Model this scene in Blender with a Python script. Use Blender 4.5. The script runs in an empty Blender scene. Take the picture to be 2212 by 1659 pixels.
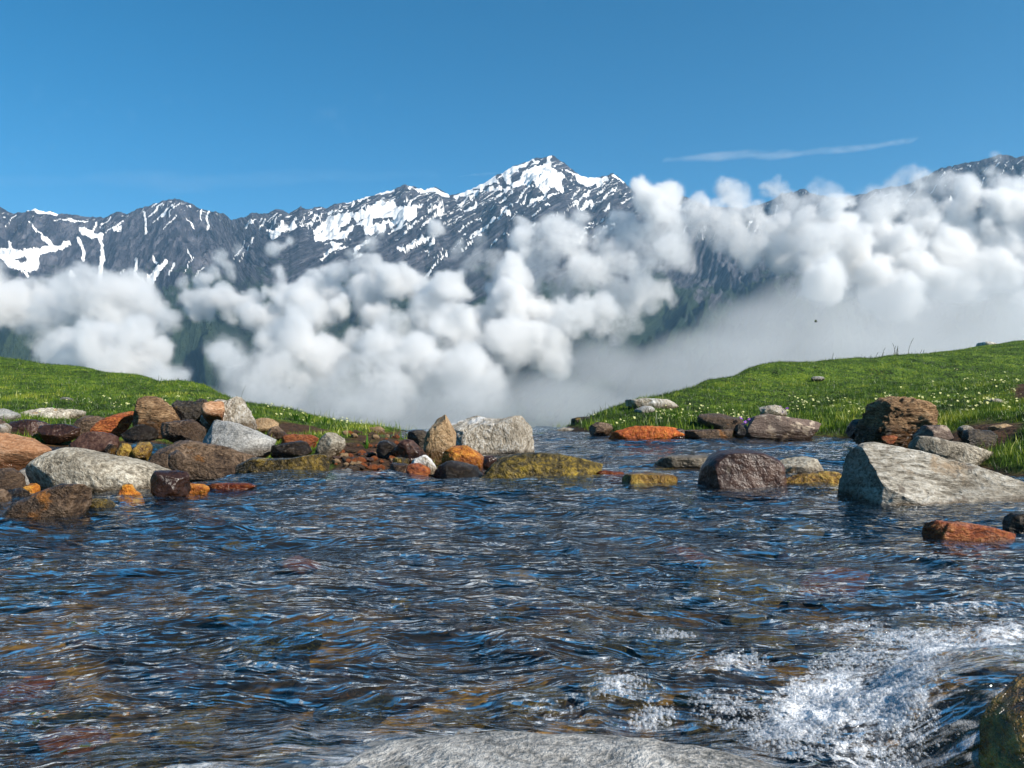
import bpy, bmesh, math, random, os, time
import numpy as np
from mathutils import Vector

T0 = time.time()
SKIP = ''
scene = bpy.context.scene
COL = scene.collection

# ------------------------------------------------------------------ camera
CAM_H = 0.42
cam_data = bpy.data.cameras.new('camera')
cam = bpy.data.objects.new('camera', cam_data)
COL.objects.link(cam)
cam.location = (0, 0, CAM_H)
cam.rotation_euler = (math.radians(90), 0, 0)
cam_data.sensor_width = 36.0
cam_data.lens = 27.0
cam_data.clip_start = 0.05
cam_data.clip_end = 60000
scene.camera = cam

# ------------------------------------------------------------------ light
SUN_DIR = Vector((0.74, -0.50, 0.62)).normalized()      # towards the sun
world = bpy.data.worlds.new('World')
scene.world = world
world.use_nodes = True
wn = world.node_tree
for n in list(wn.nodes):
    wn.nodes.remove(n)
sky = wn.nodes.new('ShaderNodeTexSky')
sky.sky_type = 'NISHITA'
sky.sun_disc = False
sky.sun_elevation = math.asin(SUN_DIR.z)
sky.sun_rotation = math.atan2(SUN_DIR.x, SUN_DIR.y)
sky.altitude = 2500
sky.air_density = 1.0
sky.dust_density = 0.25
sky.ozone_density = 3.0
hsv = wn.nodes.new('ShaderNodeHueSaturation')
hsv.inputs['Hue'].default_value = 0.486
hsv.inputs['Saturation'].default_value = 1.38
hsv.inputs['Value'].default_value = 1.0
bg = wn.nodes.new('ShaderNodeBackground')
bg.inputs['Strength'].default_value = 0.078
wo = wn.nodes.new('ShaderNodeOutputWorld')
wn.links.new(sky.outputs[0], hsv.inputs['Color'])
wn.links.new(hsv.outputs[0], bg.inputs['Color'])
wn.links.new(bg.outputs[0], wo.inputs['Surface'])

sun_data = bpy.data.lights.new('sun', 'SUN')
sun_data.energy = 5.0
sun_data.angle = math.radians(0.53)
sun_data.color = (1.0, 0.93, 0.83)
sun = bpy.data.objects.new('sun', sun_data)
COL.objects.link(sun)
sun.rotation_euler = (-SUN_DIR).to_track_quat('-Z', 'Y').to_euler()

scene.view_settings.view_transform = 'Standard'
scene.view_settings.look = 'None'
scene.view_settings.exposure = 0.80
scene.view_settings.gamma = 1.0
scene.view_settings.use_curve_mapping = False
scene.render.engine = 'CYCLES'
cy = scene.cycles
cy.max_bounces = 10
cy.diffuse_bounces = 2
cy.glossy_bounces = 3
cy.transmission_bounces = 4
cy.transparent_max_bounces = 10
cy.volume_bounces = 8
cy.volume_step_rate = 1.0
cy.volume_max_steps = 512
cy.use_denoising = True
cy.denoiser = 'OPENIMAGEDENOISE'
cy.sample_clamp_indirect = 6.0
cy.caustics_reflective = False
cy.caustics_refractive = False

# ------------------------------------------------------------------ helpers
PW, PH = 2212.0, 1659.0            # size of the sheet the positions were read off


def ray(px, py):
    return (px - PW / 2) / PH, (PH / 2 - py) / PH


def at(px, py, d):
    """point that stands d metres in front of the camera"""
    a, b = ray(px, py)
    return a * d, d, CAM_H + b * d


def on_level(px, py, z):
    """point at height z"""
    a, b = ray(px, py)
    d = (z - CAM_H) / b
    return a * d, d, z


def tag(o, label=None, cat=None, group=None, kind=None):
    if label: o['label'] = label
    if cat: o['category'] = cat
    if group: o['group'] = group
    if kind: o['kind'] = kind
    return o


def mesh_np(name, verts, faces, smooth=True):
    """verts (n,3), faces (m,3) or (m,4) arrays -> mesh"""
    me = bpy.data.meshes.new(name)
    verts = np.ascontiguousarray(verts, dtype=np.float32)
    faces = np.ascontiguousarray(faces, dtype=np.int32)
    k = faces.shape[1]
    me.vertices.add(len(verts))
    me.vertices.foreach_set('co', verts.ravel())
    me.loops.add(faces.size)
    me.loops.foreach_set('vertex_index', faces.ravel())
    me.polygons.add(len(faces))
    me.polygons.foreach_set('loop_start', np.arange(0, faces.size, k, dtype=np.int32))
    me.polygons.foreach_set('loop_total', np.full(len(faces), k, dtype=np.int32))
    if smooth:
        me.polygons.foreach_set('use_smooth', np.ones(len(faces), dtype=bool))
    me.update(calc_edges=True)
    return me


def attr(me, name, vals):
    a = me.attributes.new(name, 'FLOAT', 'POINT')
    a.data.foreach_set('value', np.ascontiguousarray(vals, dtype=np.float32).ravel())


def obj(name, me, mat=None, parent=None):
    o = bpy.data.objects.new(name, me)
    if mat is not None and hasattr(me, 'materials'):
        if not me.materials:
            me.materials.append(mat)
    COL.objects.link(o)
    if parent is not None:
        o.parent = parent
    return o


def grid_faces(nu, nv):
    """quads of a grid whose vertex index is i*nv + j"""
    i, j = np.meshgrid(np.arange(nu - 1), np.arange(nv - 1), indexing='ij')
    a = (i * nv + j).ravel()
    return np.stack([a, a + nv, a + nv + 1, a + 1], 1)


# value noise, 2 and 3 dimensions, for any array of points
_tab = np.random.RandomState(7).rand(1 << 16).astype(np.float32)


def _h(ix, iy, iz, seed):
    h = (ix * 73856093) ^ (iy * 19349663) ^ (iz * 83492791) ^ (seed * 2654435 + 12345)
    h = (h ^ (h >> 13)) * 1274126177
    return _tab[(h ^ (h >> 16)) & 0xFFFF]


def vnoise(x, y, z=None, seed=0):
    x = np.asarray(x, dtype=np.float64); y = np.asarray(y, dtype=np.float64)
    xf = np.floor(x); yf = np.floor(y)
    xi = xf.astype(np.int64); yi = yf.astype(np.int64)
    u = x - xf; v = y - yf
    u = u * u * u * (u * (u * 6 - 15) + 10); v = v * v * v * (v * (v * 6 - 15) + 10)
    if z is None:
        zi = np.int64(0)
        a = _h(xi, yi, zi, seed); b = _h(xi + 1, yi, zi, seed)
        c = _h(xi, yi + 1, zi, seed); d = _h(xi + 1, yi + 1, zi, seed)
        return ((a + (b - a) * u) * (1 - v) + (c + (d - c) * u) * v) * 2 - 1
    z = np.asarray(z, dtype=np.float64)
    zf = np.floor(z); zi = zf.astype(np.int64); w = z - zf
    w = w * w * w * (w * (w * 6 - 15) + 10)
    r = 0
    for dz, ww in ((0, 1 - w), (1, w)):
        a = _h(xi, yi, zi + dz, seed); b = _h(xi + 1, yi, zi + dz, seed)
        c = _h(xi, yi + 1, zi + dz, seed); d = _h(xi + 1, yi + 1, zi + dz, seed)
        r = r + ((a + (b - a) * u) * (1 - v) + (c + (d - c) * u) * v) * ww
    return r * 2 - 1


def fbm(x, y, z=None, octaves=5, gain=0.5, seed=0, ridged=False):
    s = 0; a = 1.0; t = 0; f = 1.0
    for k in range(octaves):
        n = vnoise(x * f + 17.3 * k, y * f + 9.1 * k, None if z is None else z * f + 4.7 * k, seed + k)
        if ridged:
            n = 1 - 2 * np.abs(n)
        s = s + a * n; t += a; a *= gain; f *= 2.03
    return s / t


def smooth(e0, e1, x):
    t = np.clip((x - e0) / (e1 - e0), 0, 1)
    return t * t * (3 - 2 * t)


# node helper: a tiny expression writer for procedural materials
class Nodes:
    def __init__(self, name):
        self.m = bpy.data.materials.new(name)
        self.m.use_nodes = True
        self.t = self.m.node_tree
        for n in list(self.t.nodes):
            self.t.nodes.remove(n)
        self.out = self.t.nodes.new('ShaderNodeOutputMaterial')

    def n(self, kind, ins=None, **props):
        nd = self.t.nodes.new('ShaderNode' + kind)
        for k, v in props.items():
            setattr(nd, k, v)
        for k, v in (ins or {}).items():
            self.put(nd.inputs[k], v)
        return nd

    def put(self, sock, v):
        if isinstance(v, bpy.types.NodeSocket):
            self.t.links.new(v, sock)
        elif isinstance(v, bpy.types.Node):
            self.t.links.new(v.outputs[0], sock)
        else:
            if isinstance(v, (tuple, list)) and len(v) == 3 and sock.type == 'RGBA':
                v = (*v, 1.0)
            sock.default_value = v

    def math(self, op, a, b=None, c=None, clamp=False):
        nd = self.t.nodes.new('ShaderNodeMath'); nd.operation = op; nd.use_clamp = clamp
        for i, v in enumerate((a, b, c)):
            if v is not None: self.put(nd.inputs[i], v)
        return nd.outputs[0]

    def noise(self, vec, scale, detail=4, rough=0.55, dist=0.0):
        nd = self.n('TexNoise', {'Scale': scale, 'Detail': detail, 'Roughness': rough, 'Distortion': dist})
        if vec is not None: self.put(nd.inputs['Vector'], vec)
        return nd.outputs[0]

    def ramp(self, fac, stops):
        nd = self.t.nodes.new('ShaderNodeValToRGB')
        els = nd.color_ramp.elements
        while len(els) < len(stops): els.new(0.5)
        for e, (p, c) in zip(els, stops):
            e.position = p
            e.color = (*c, 1.0) if isinstance(c, (tuple, list)) else (c, c, c, 1.0)
        self.put(nd.inputs[0], fac)
        return nd.outputs[0]

    def mix(self, fac, a, b, mode='MIX'):
        nd = self.t.nodes.new('ShaderNodeMix'); nd.data_type = 'RGBA'; nd.blend_type = mode
        self.put(nd.inputs[0], fac); self.put(nd.inputs[6], a); self.put(nd.inputs[7], b)
        return nd.outputs[2]

    def at(self, name):
        return self.n('Attribute', attribute_name=name).outputs['Fac']

    def map(self, vec, scale=(1, 1, 1), rot=(0, 0, 0), loc=(0, 0, 0)):
        nd = self.n('Mapping', {'Scale': scale, 'Rotation': rot, 'Location': loc})
        self.put(nd.inputs['Vector'], vec)
        return nd.outputs[0]

    def surf(self, color, rough=0.8, normal=None, **extra):
        b = self.n('BsdfPrincipled', {'Base Color': color, 'Roughness': rough})
        if normal is not None: self.put(b.inputs['Normal'], normal)
        for k, v in extra.items(): self.put(b.inputs[k.replace('_', ' ')], v)
        self.t.links.new(b.outputs[0], self.out.inputs['Surface'])
        return b

    def bump(self, height, strength=0.5, distance=0.01, normal=None):
        b = self.n('Bump', {'Height': height, 'Strength': strength, 'Distance': distance})
        if normal is not None: self.put(b.inputs['Normal'], normal)
        return b.outputs[0]
# ------------------------------------------------------------------ far mountains
CREST = [(-700, 430), (-500, 380), (-300, 420), (-150, 440), (-60, 425), (0, 449), (26, 463), (75, 452), (127, 462), (158, 464), (197, 471), (225, 471), (253, 459), (274, 464), (295, 452),
         (330, 442), (355, 434), (377, 428), (390, 434), (415, 441), (427, 451), (453, 457), (482, 461), (499, 476), (527, 471), (545, 461),
         (580, 462), (594, 453), (612, 455), (624, 464), (647, 449), (664, 453), (689, 448), (703, 453), (724, 441), (754, 439), (796, 425),
         (846, 413), (874, 399), (902, 406), (916, 413), (939, 404), (972, 423), (990, 420), (1042, 399), (1074, 378), (1085, 376),
         (1106, 360), (1130, 353), (1158, 343), (1176, 342), (1192, 336), (1218, 353), (1239, 371), (1257, 383), (1289, 385), (1310, 380),
         (1324, 376), (1341, 388), (1355, 402), (1400, 425), (1440, 432), (1476, 424), (1518, 441), (1540, 446), (1600, 452), (1650, 440), (1704, 418),
         (1735, 409), (1760, 421), (1810, 428), (1868, 420), (1893, 410), (1960, 400), (2032, 365), (2079, 355), (2123, 347), (2156, 337), (2174, 334),
         (2196, 341), (2212, 338), (2300, 330), (2420, 360), (2600, 330), (2800, 380), (3000, 400)]
CREST = np.array(CREST, float)


def build_mountains():
    nu, nv = 1100, 360
    u = np.concatenate([np.linspace(-700, -60, 80, endpoint=False), np.linspace(-60, 2280, nu - 160, endpoint=False), np.linspace(2280, 3000, 80)])
    t = 1 - np.linspace(0, 1, nv) ** 1.5             # 1 on the crest, 0 at the foot
    U, T = np.meshgrid(u, t, indexing='ij')
    dist = 7200 - 1500 * smooth(1500, 2300, u) - 500 * smooth(300, -300, u)
    cy_ = np.interp(u, CREST[:, 0], CREST[:, 1]) - 3.6 * fbm(u / 17, u * 0 + .5, octaves=5, seed=2, gain=0.62, ridged=True)
    crest_h = (PH / 2 - cy_) / PH * dist
    Dc = dist[:, None]; H = crest_h[:, None]
    foot = 2900.0
    D = foot + (Dc - foot) * T
    X = (U - PW / 2) / PH * D
    # slope profile, steeper near the crest
    zf = -900.0
    prof = 0.62 * T + 0.38 * T ** 2.2
    Z = zf + (H - zf) * prof
    fade = smooth(0, 0.06, 1 - T)                    # no noise on the skyline itself
    # tilted strata: ribs that run down towards the left in the middle massif
    lean = smooth(430, 620, U) * (1 - 0.5 * smooth(1350, 1700, U))
    S = X - lean * (Z * 1.35) + 130 * fbm(X / 900, D / 900, seed=41, octaves=3)
    A = Z + lean * X * 0.5 + D * 0.3
    left = 1 - lean
    ribs = fbm(S / 420, A / 2600, octaves=2, seed=5, ridged=True)
    ribs2 = fbm(S / 120, A / 1300, octaves=3, seed=15, ridged=True, gain=0.55)
    W = 110 * fbm(X / 500, D / 500, seed=31, octaves=3)
    gul = fbm((X + W + 0.35 * Z) / 560, (D - W) / 900, octaves=6, seed=9, ridged=True, gain=0.52)
    fine = fbm(X / 85, D / 85, octaves=4, seed=21, ridged=True, gain=0.6)
    amp = fade * (0.35 + 0.65 * smooth(0, 0.5, 1 - T))
    Z = Z + lean * ribs * 190 * amp + left * (gul * 380 * amp) + lean * gul * 230 * amp
    ZB = Z.copy()
    Z = Z + lean * ribs2 * 75 * fade + fine * 40 * fade
    Z = Z + 9 * fbm(X / 26, D / 26 + T * 3, octaves=2, seed=77, ridged=True) * (0.5 + 0.5 * fade)
    # where it projects in the view, used to lay the snow fields where the real ones lie
    PX = U; PY = PH / 2 - (0.75 * ZB + 0.25 * Z) / D * PH
    wob = 9 * fbm(PX / 30, PY / 30, octaves=4, seed=51)
    wob2 = 9 * fbm(PX / 30, PY / 30, octaves=4, seed=52)
    QX = PX + wob; QY = PY + wob2
    snow = np.zeros_like(Z)

    def stroke(pts, w0, w1=None, hard=1.0):
        nonlocal snow
        w1 = w0 if w1 is None else w1
        n = len(pts) - 1
        xs = [p[0] for p in pts]; m = 40
        a, b = np.searchsorted(u, [min(xs) - m, max(xs) + m])
        qx, qy = QX[a:b], QY[a:b]
        best = np.full(qx.shape, -9.0)
        for k in range(n):
            (x0, y0), (x1, y1) = pts[k], pts[k + 1]
            dx, dy = x1 - x0, y1 - y0
            s = np.clip(((qx - x0) * dx + (qy - y0) * dy) / (dx * dx + dy * dy + 1e-6), 0, 1)
            d = np.hypot(qx - x0 - s * dx, qy - y0 - s * dy)
            w = w0 + (w1 - w0) * (k + s) / n
            best = np.maximum(best, (w - d) / 1.6 + 0.5)
        snow[a:b] = np.maximum(snow[a:b], np.clip(best, 0, 1) * hard)

    # left massif
    stroke([(0, 540), (40, 552), (95, 545), (150, 528)], 9, 5)
    stroke([(0, 548), (30, 570), (70, 580), (75, 552)], 9, 10)
    stroke([(95, 520), (120, 535), (150, 530)], 6)
    stroke([(20, 568), (60, 597)], 3)
    stroke([(180, 500), (200, 515), (215, 512)], 9, 7)
    stroke([(215, 520), (222, 560), (218, 605)], 4, 5)
    stroke([(168, 515), (178, 540), (182, 565)], 3)
    stroke([(205, 485), (200, 505)], 3)
    stroke([(245, 500), (258, 493)], 4)
    stroke([(308, 460), (312, 490), (316, 510)], 2.5, 3.5)
    stroke([(434, 455), (436, 478)], 2); stroke([(452, 460), (456, 485), (448, 495)], 2.5)
    stroke([(330, 605), (345, 585), (360, 565)], 10, 5)
    stroke([(292, 560), (295, 590), (315, 612)], 2.5)
    stroke([(330, 555), (342, 568)], 2.5)
    stroke([(150, 590), (160, 600)], 5); stroke([(15, 520), (25, 540)], 3)
    stroke([(40, 455), (75, 455), (110, 458), (125, 463)], 5)
    stroke([(120, 480), (140, 482), (190, 480)], 1.8)
    for p in ([(350, 445), (320, 470)], [(372, 450), (330, 480)], [(380, 465), (352, 495)], [(400, 470), (420, 500)], [(265, 480), (225, 505)],
              [(10, 490), (35, 468)], [(60, 480), (100, 520)], [(270, 580), (255, 605)], [(375, 570), (368, 595)], [(405, 540), (415, 560)],
              [(420, 555), (395, 590)], [(440, 580), (425, 600)], [(388, 440), (360, 470)], [(345, 440), (330, 452)], [(240, 470), (215, 492)],
              [(505, 555), (525, 530)], [(520, 560), (545, 520)], [(530, 500), (545, 478)], [(560, 500), (590, 470)], [(575, 510), (612, 470)],
              [(640, 480), (690, 452)], [(655, 500), (700, 465)]):
        stroke(p, 1.8, 1.3)
    # hanging snow field under the middle ridge
    stroke([(590, 515), (620, 500), (655, 497)], 10, 7)
    stroke([(690, 510), (740, 490), (800, 470), (850, 462), (880, 470)], 16, 15)
    stroke([(680, 525), (720, 520), (760, 500)], 6); stroke([(720, 535), (760, 520)], 5)
    stroke([(800, 480), (790, 505), (830, 495)], 9, 7)
    stroke([(740, 545), (700, 560)], 3); stroke([(850, 490), (880, 480), (905, 450)], 7, 3)
    stroke([(860, 545), (905, 528), (942, 515)], 3.5, 3)
    stroke([(745, 438), (800, 425), (850, 412)], 5, 5); stroke([(905, 415), (935, 410), (965, 425)], 7, 6)
    stroke([(890, 408), (905, 425)], 5); stroke([(915, 600), (960, 560)], 2.5, 2); stroke([(1060, 530), (1095, 515)], 4, 2)
    # bright snow of the high summit
    stroke([(985, 423), (1035, 408), (1080, 405)], 6, 9); stroke([(1095, 400), (1150, 395), (1200, 390)], 11, 17)
    stroke([(1055, 402), (1130, 388), (1200, 378), (1295, 397)], 12, 12); stroke([(1188, 342), (1180, 372), (1170, 400)], 6, 18); stroke([(1110, 380), (1180, 375), (1245, 388)], 15, 14); stroke([(1230, 392), (1330, 392)], 9, 8); stroke([(1000, 420), (1060, 400)], 7, 9); stroke([(1040, 408), (1110, 366), (1150, 350)], 6, 5)
    stroke([(1165, 390), (1185, 360)], 12, 4); stroke([(1195, 395), (1215, 408)], 10, 4)
    stroke([(1085, 380), (1110, 364)], 5); stroke([(1118, 385), (1150, 358)], 4, 3); stroke([(1150, 385), (1185, 350)], 4)
    stroke([(1250, 392), (1290, 395), (1310, 385)], 8, 5); stroke([(1225, 365), (1250, 390)], 3)
    stroke([(1130, 360), (1160, 348)], 4); stroke([(1050, 395), (1072, 384)], 4); stroke([(1325, 380), (1345, 396)], 3)
    rs = np.random.RandomState(4)
    for k in range(150):                             # thin snow lines along the strata
        x = rs.uniform(700, 1340); top = np.interp(x, CREST[:, 0], CREST[:, 1]) + 25
        y = top + rs.uniform(0, 120) * rs.rand() ** 0.5
        L = rs.uniform(8, 55); a = math.radians(rs.uniform(28, 42))
        stroke([(x, y), (x - L * math.cos(a), y + L * math.sin(a))], rs.uniform(1.0, 3.2), 0.9)
    for k in range(70):
        x = rs.uniform(540, 1500); top = np.interp(x, CREST[:, 0], CREST[:, 1]) + 6
        y = top + rs.uniform(0, 30)
        L = rs.uniform(6, 30); a = math.radians(rs.uniform(30, 45))
        stroke([(x, y), (x - L * math.cos(a), y + L * math.sin(a))], rs.uniform(1.0, 2.6), 0.9)
    for k in range(60):
        x = rs.uniform(1440, 2260); top = np.interp(x, CREST[:, 0], CREST[:, 1]) + 4
        y = top + rs.uniform(0, 90)
        L = rs.uniform(8, 30); a = math.radians(rs.uniform(35, 60))
        stroke([(x, y), (x - L * math.cos(a), y + L * math.sin(a))], rs.uniform(1.0, 2.0), 0.8)
    # dark rock bars that break the snow
    for p, w in (([(1108, 392), (1135, 372), (1172, 348)], 4), ([(1196, 345), (1215, 372), (1240, 398)], 5), ([(1222, 370), (1238, 388)], 4.0), ([(1150, 352), (1125, 372)], 2.5),
                 ([(1075, 385), (1085, 400)], 7), ([(1020, 412), (1100, 405), (1160, 410)], 2.0), ([(865, 405), (880, 425), (850, 432)], 7),
                 ([(1318, 385), (1330, 400)], 7), ([(740, 500), (790, 470)], 2.5), ([(700, 535), (745, 515)], 3), ([(800, 435), (850, 425), (900, 430)], 6)):
        s0 = snow.copy(); snow[:] = 0
        stroke(p, w); cut = snow.copy(); snow = s0 * (1 - cut)
    below = PY - np.interp(U, CREST[:, 0], CREST[:, 1])
    mid = smooth(560, 740, U) * (1 - smooth(1360, 1480, U))
    pot = mid * np.clip(1.05 - below / 150, 0, 1) + (1 - mid) * np.clip(0.80 - below / 160, 0, 1) * 0.8
    pot *= smooth(-6, 4, below)
    V = np.stack([X, D, Z], 2)
    # far side of the range drops away
    back = V[:, :1].copy(); back[:, :, 0] = (u[:, None] - PW / 2) / PH * (dist[:, None] + 2600); back[:, :, 1] = dist[:, None] + 2600; back[:, :, 2] = -700
    V = np.concatenate([back, V], 1)
    sn = np.concatenate([np.zeros((nu, 1)), snow], 1)
    me = mesh_np('mountains', V.reshape(-1, 3), grid_faces(nu, nv + 1))
    attr(me, 'snow', sn)
    attr(me, 'lean', np.concatenate([lean[:, :1], lean], 1))
    attr(me, 'pot', np.concatenate([pot[:, :1] * 0, pot], 1))
    m = Nodes('mountain_rock')
    geo = m.n('NewGeometry'); pos = geo.outputs['Position']
    sep = m.n('SeparateXYZ', {0: pos})
    z = sep.outputs['Z']
    nz = m.n('SeparateXYZ', {0: geo.outputs['Normal']}).outputs['Z']
    n1 = m.noise(pos, 0.004, 6, 0.6)
    # coordinates that follow the tilted strata (S across, Z along)
    S = m.math('SUBTRACT', sep.outputs['X'], m.math('MULTIPLY', m.math('MULTIPLY', z, 1.42), m.at('lean')))
    cv = m.n('CombineXYZ', {0: S, 1: m.math('MULTIPLY', sep.outputs['Y'], 0.25), 2: m.math('MULTIPLY', z, 0.16)}).outputs[0]
    n2 = m.noise(cv, 0.016, 6, 0.68, 0.4)
    n4 = m.noise(cv, 0.030, 5, 0.65, 0.8)
    rock = m.ramp(n2, [(0.36, (0.026, 0.029, 0.040)), (0.5, (0.070, 0.072, 0.090)), (0.64, (0.17, 0.165, 0.185))])
    green = m.ramp(n1, [(0.3, (0.018, 0.036, 0.026)), (0.7, (0.045, 0.068, 0.036))])
    hg = m.math('ADD', m.math('MULTIPLY', z, -0.0016), m.math('MULTIPLY', n1, 2.2))
    hg = m.math('ADD', hg, m.math('ADD', m.math('MULTIPLY', nz, 0.5), 0.38))
    gf = m.ramp(hg, [(0.42, 0.0), (0.75, 1.0)])
    base = m.mix(gf, rock, green)
    auto = m.math('MULTIPLY', m.at('pot'), m.ramp(n4, [(0.555, 0.0), (0.62, 1.0)]))
    s = m.math('ADD', m.math('MAXIMUM', m.at('snow'), auto), m.math('MULTIPLY', m.math('SUBTRACT', m.noise(pos, 0.03, 4, 0.6), 0.5), 0.5))
    sf = m.ramp(s, [(0.42, 0.0), (0.58, 1.0)])
    snowc = m.mix(m.noise(pos, 0.006, 3), (0.86, 0.86, 0.86), (0.74, 0.72, 0.69))
    base = m.mix(sf, base, snowc)
    bare = m.math('SUBTRACT', 1.0, m.math('MULTIPLY', sf, 0.8))
    bmp = m.bump(m.math('MULTIPLY', n2, bare), 1.0, 95.0, m.bump(m.math('MULTIPLY', m.noise(pos, 0.03, 6, 0.7), bare), 0.8, 30.0))
    m.surf(base, 0.9, bmp, Specular_IOR_Level=0.1)
    o = obj('mountains', me, m.m)
    tag(o, 'distant rocky mountain range with snow fields and a white summit', None, None, 'structure')
    return o


def build_valley():
    # the low ground between this ridge and the range
    n = 120
    x = np.linspace(-9000, 9000, n); y = np.linspace(-3000, 7800, n)
    X, Y = np.meshgrid(x, y, indexing='ij')
    Z = -980 + 90 * fbm(X / 1500, Y / 1500, octaves=5, seed=60, ridged=True)
    r = np.hypot(X, Y)
    Z = Z + 760 * smooth(1500, 60, r)
    me = mesh_np('valley', np.stack([X, Y, Z], 2).reshape(-1, 3), grid_faces(n, n))
    m = Nodes('valley_meadow')
    pos = m.n('NewGeometry').outputs['Position']
    m.surf(m.ramp(m.noise(pos, 0.004, 6, 0.6), [(0.3, (0.03, 0.05, 0.03)), (0.7, (0.06, 0.085, 0.045))]), 0.95)
    o = obj('valley_ground', me, m.m)
    tag(o, None, None, None, 'structure')


build_mountains()
build_valley()
print('mountains', round(time.time() - T0, 1))


def build_haze():
    v = np.array([[x, y, z] for x in (-12000, 12000) for y in (-4000, 13000) for z in (-1300, 2700)], float)
    f = np.array([[0, 1, 3, 2], [4, 6, 7, 5], [0, 4, 5, 1], [2, 3, 7, 6], [0, 2, 6, 4], [1, 5, 7, 3]])
    me = mesh_np('haze', v, f, smooth=False)
    m = Nodes('thin_air')
    pv = m.n('VolumePrincipled', {'Color': (0.38, 0.70, 1.0), 'Density': 0.000034, 'Anisotropy': 0.2})
    m.t.links.new(pv.outputs[0], m.out.inputs['Volume'])
    o = obj('haze', me, m.m)
    tag(o, 'thin blue air that fades the far slopes', None, None, 'stuff')


if 'haze' not in SKIP:
    build_haze()
# ------------------------------------------------------------------ clouds in the valley
def dense_noise(shape, vox, sizes, amps, seed):
    """smooth random field on a regular grid, built axis by axis"""
    rs = np.random.RandomState(seed)
    out = np.zeros(shape, np.float32)
    for size, amp in zip(sizes, amps):
        ns = [max(2, int(math.ceil(s * vox / size)) + 2) for s in shape]
        lat = rs.rand(*ns).astype(np.float32) * 2 - 1
        for ax in range(3):
            c = np.arange(shape[ax]) * vox / size
            i = np.floor(c).astype(int); f = (c - i).astype(np.float32); f = f * f * (3 - 2 * f)
            a = np.take(lat, i, ax); b = np.take(lat, i + 1, ax)
            sh = [1, 1, 1]; sh[ax] = -1; f = f.reshape(sh)
            lat = a + (b - a) * f
        out += amp * lat
    return out


def volume_object(name, dens, lo, vox, mat):
    """turn an array of densities into a volume: the object's own points carry them"""
    nx, ny, nz = dens.shape
    me = bpy.data.meshes.new(name)
    me.vertices.add(dens.size)
    a = me.attributes.new('dens', 'FLOAT', 'POINT')
    a.data.foreach_set('value', dens.ravel())
    o = bpy.data.objects.new(name, me); COL.objects.link(o)
    hi = [lo[k] + vox * (dens.shape[k] - 1) for k in range(3)]
    ng = bpy.data.node_groups.new(name, 'GeometryNodeTree')
    ng.interface.new_socket('Geometry', in_out='INPUT', socket_type='NodeSocketGeometry')
    ng.interface.new_socket('Geometry', in_out='OUTPUT', socket_type='NodeSocketGeometry')
    N = ng.nodes.new; L = ng.links.new
    gi = N('NodeGroupInput'); go = N('NodeGroupOutput')
    pos = N('GeometryNodeInputPosition')
    sub = N('ShaderNodeVectorMath'); sub.operation = 'SUBTRACT'; sub.inputs[1].default_value = lo
    div = N('ShaderNodeVectorMath'); div.operation = 'SCALE'; div.inputs['Scale'].default_value = 1.0 / vox
    L(pos.outputs[0], sub.inputs[0]); L(sub.outputs[0], div.inputs[0])
    sx = N('ShaderNodeSeparateXYZ'); L(div.outputs[0], sx.inputs[0])
    idx = None
    def fint(s):
        f = N('FunctionNodeFloatToInt'); f.rounding_mode = 'ROUND'; L(s, f.inputs[0]); return f.outputs[0]
    def im(op, a_, b_):
        f = N('FunctionNodeIntegerMath'); f.operation = op
        for k, v in enumerate((a_, b_)):
            if isinstance(v, int): f.inputs[k].default_value = v
            else: L(v, f.inputs[k])
        return f.outputs[0]
    ix, iy, iz = (fint(s) for s in sx.outputs)
    idx = im('ADD', im('MULTIPLY', im('ADD', im('MULTIPLY', ix, ny), iy), nz), iz)
    na = N('GeometryNodeInputNamedAttribute'); na.data_type = 'FLOAT'; na.inputs['Name'].default_value = 'dens'
    si = N('GeometryNodeSampleIndex'); si.data_type = 'FLOAT'; si.domain = 'POINT'; si.clamp = True
    L(gi.outputs[0], si.inputs['Geometry']); L(na.outputs[0], si.inputs['Value']); L(idx, si.inputs['Index'])
    vc = N('GeometryNodeVolumeCube')
    vc.inputs['Min'].default_value = lo; vc.inputs['Max'].default_value = hi
    vc.inputs['Resolution X'].default_value = nx; vc.inputs['Resolution Y'].default_value = ny; vc.inputs['Resolution Z'].default_value = nz
    L(si.outputs[0], vc.inputs['Density'])
    sm = N('GeometryNodeSetMaterial'); sm.inputs['Material'].default_value = mat
    L(vc.outputs[0], sm.inputs[0]); L(sm.outputs[0], go.inputs[0])
    md = o.modifiers.new('volume', 'NODES'); md.node_group = ng
    me.materials.append(mat)
    return o


def cloud_material(name, scale, color=(0.97, 0.97, 0.97), aniso=0.15, detail=None):
    m = Nodes(name)
    pv = m.n('VolumePrincipled', {'Color': color, 'Anisotropy': aniso})
    pv.inputs['Density Attribute'].default_value = ''
    d = m.n('Attribute', attribute_name='density').outputs['Fac']
    if detail:
        pos = m.n('NewGeometry').outputs['Position']
        nz = m.noise(pos, detail, 3, 0.6)
        cut = m.math('MULTIPLY', m.math('SUBTRACT', nz, 0.42), 1.1)
        cut = m.math('MULTIPLY', cut, m.ramp(d, [(0.12, 0.0), (0.3, 1.0)]))
        d = m.math('SUBTRACT', d, cut, clamp=False)
        d = m.math('MAXIMUM', d, 0.0)
    m.put(pv.inputs['Density'], m.math('MULTIPLY', d, scale))
    m.t.links.new(pv.outputs[0], m.out.inputs['Volume'])
    return m.m


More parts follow.
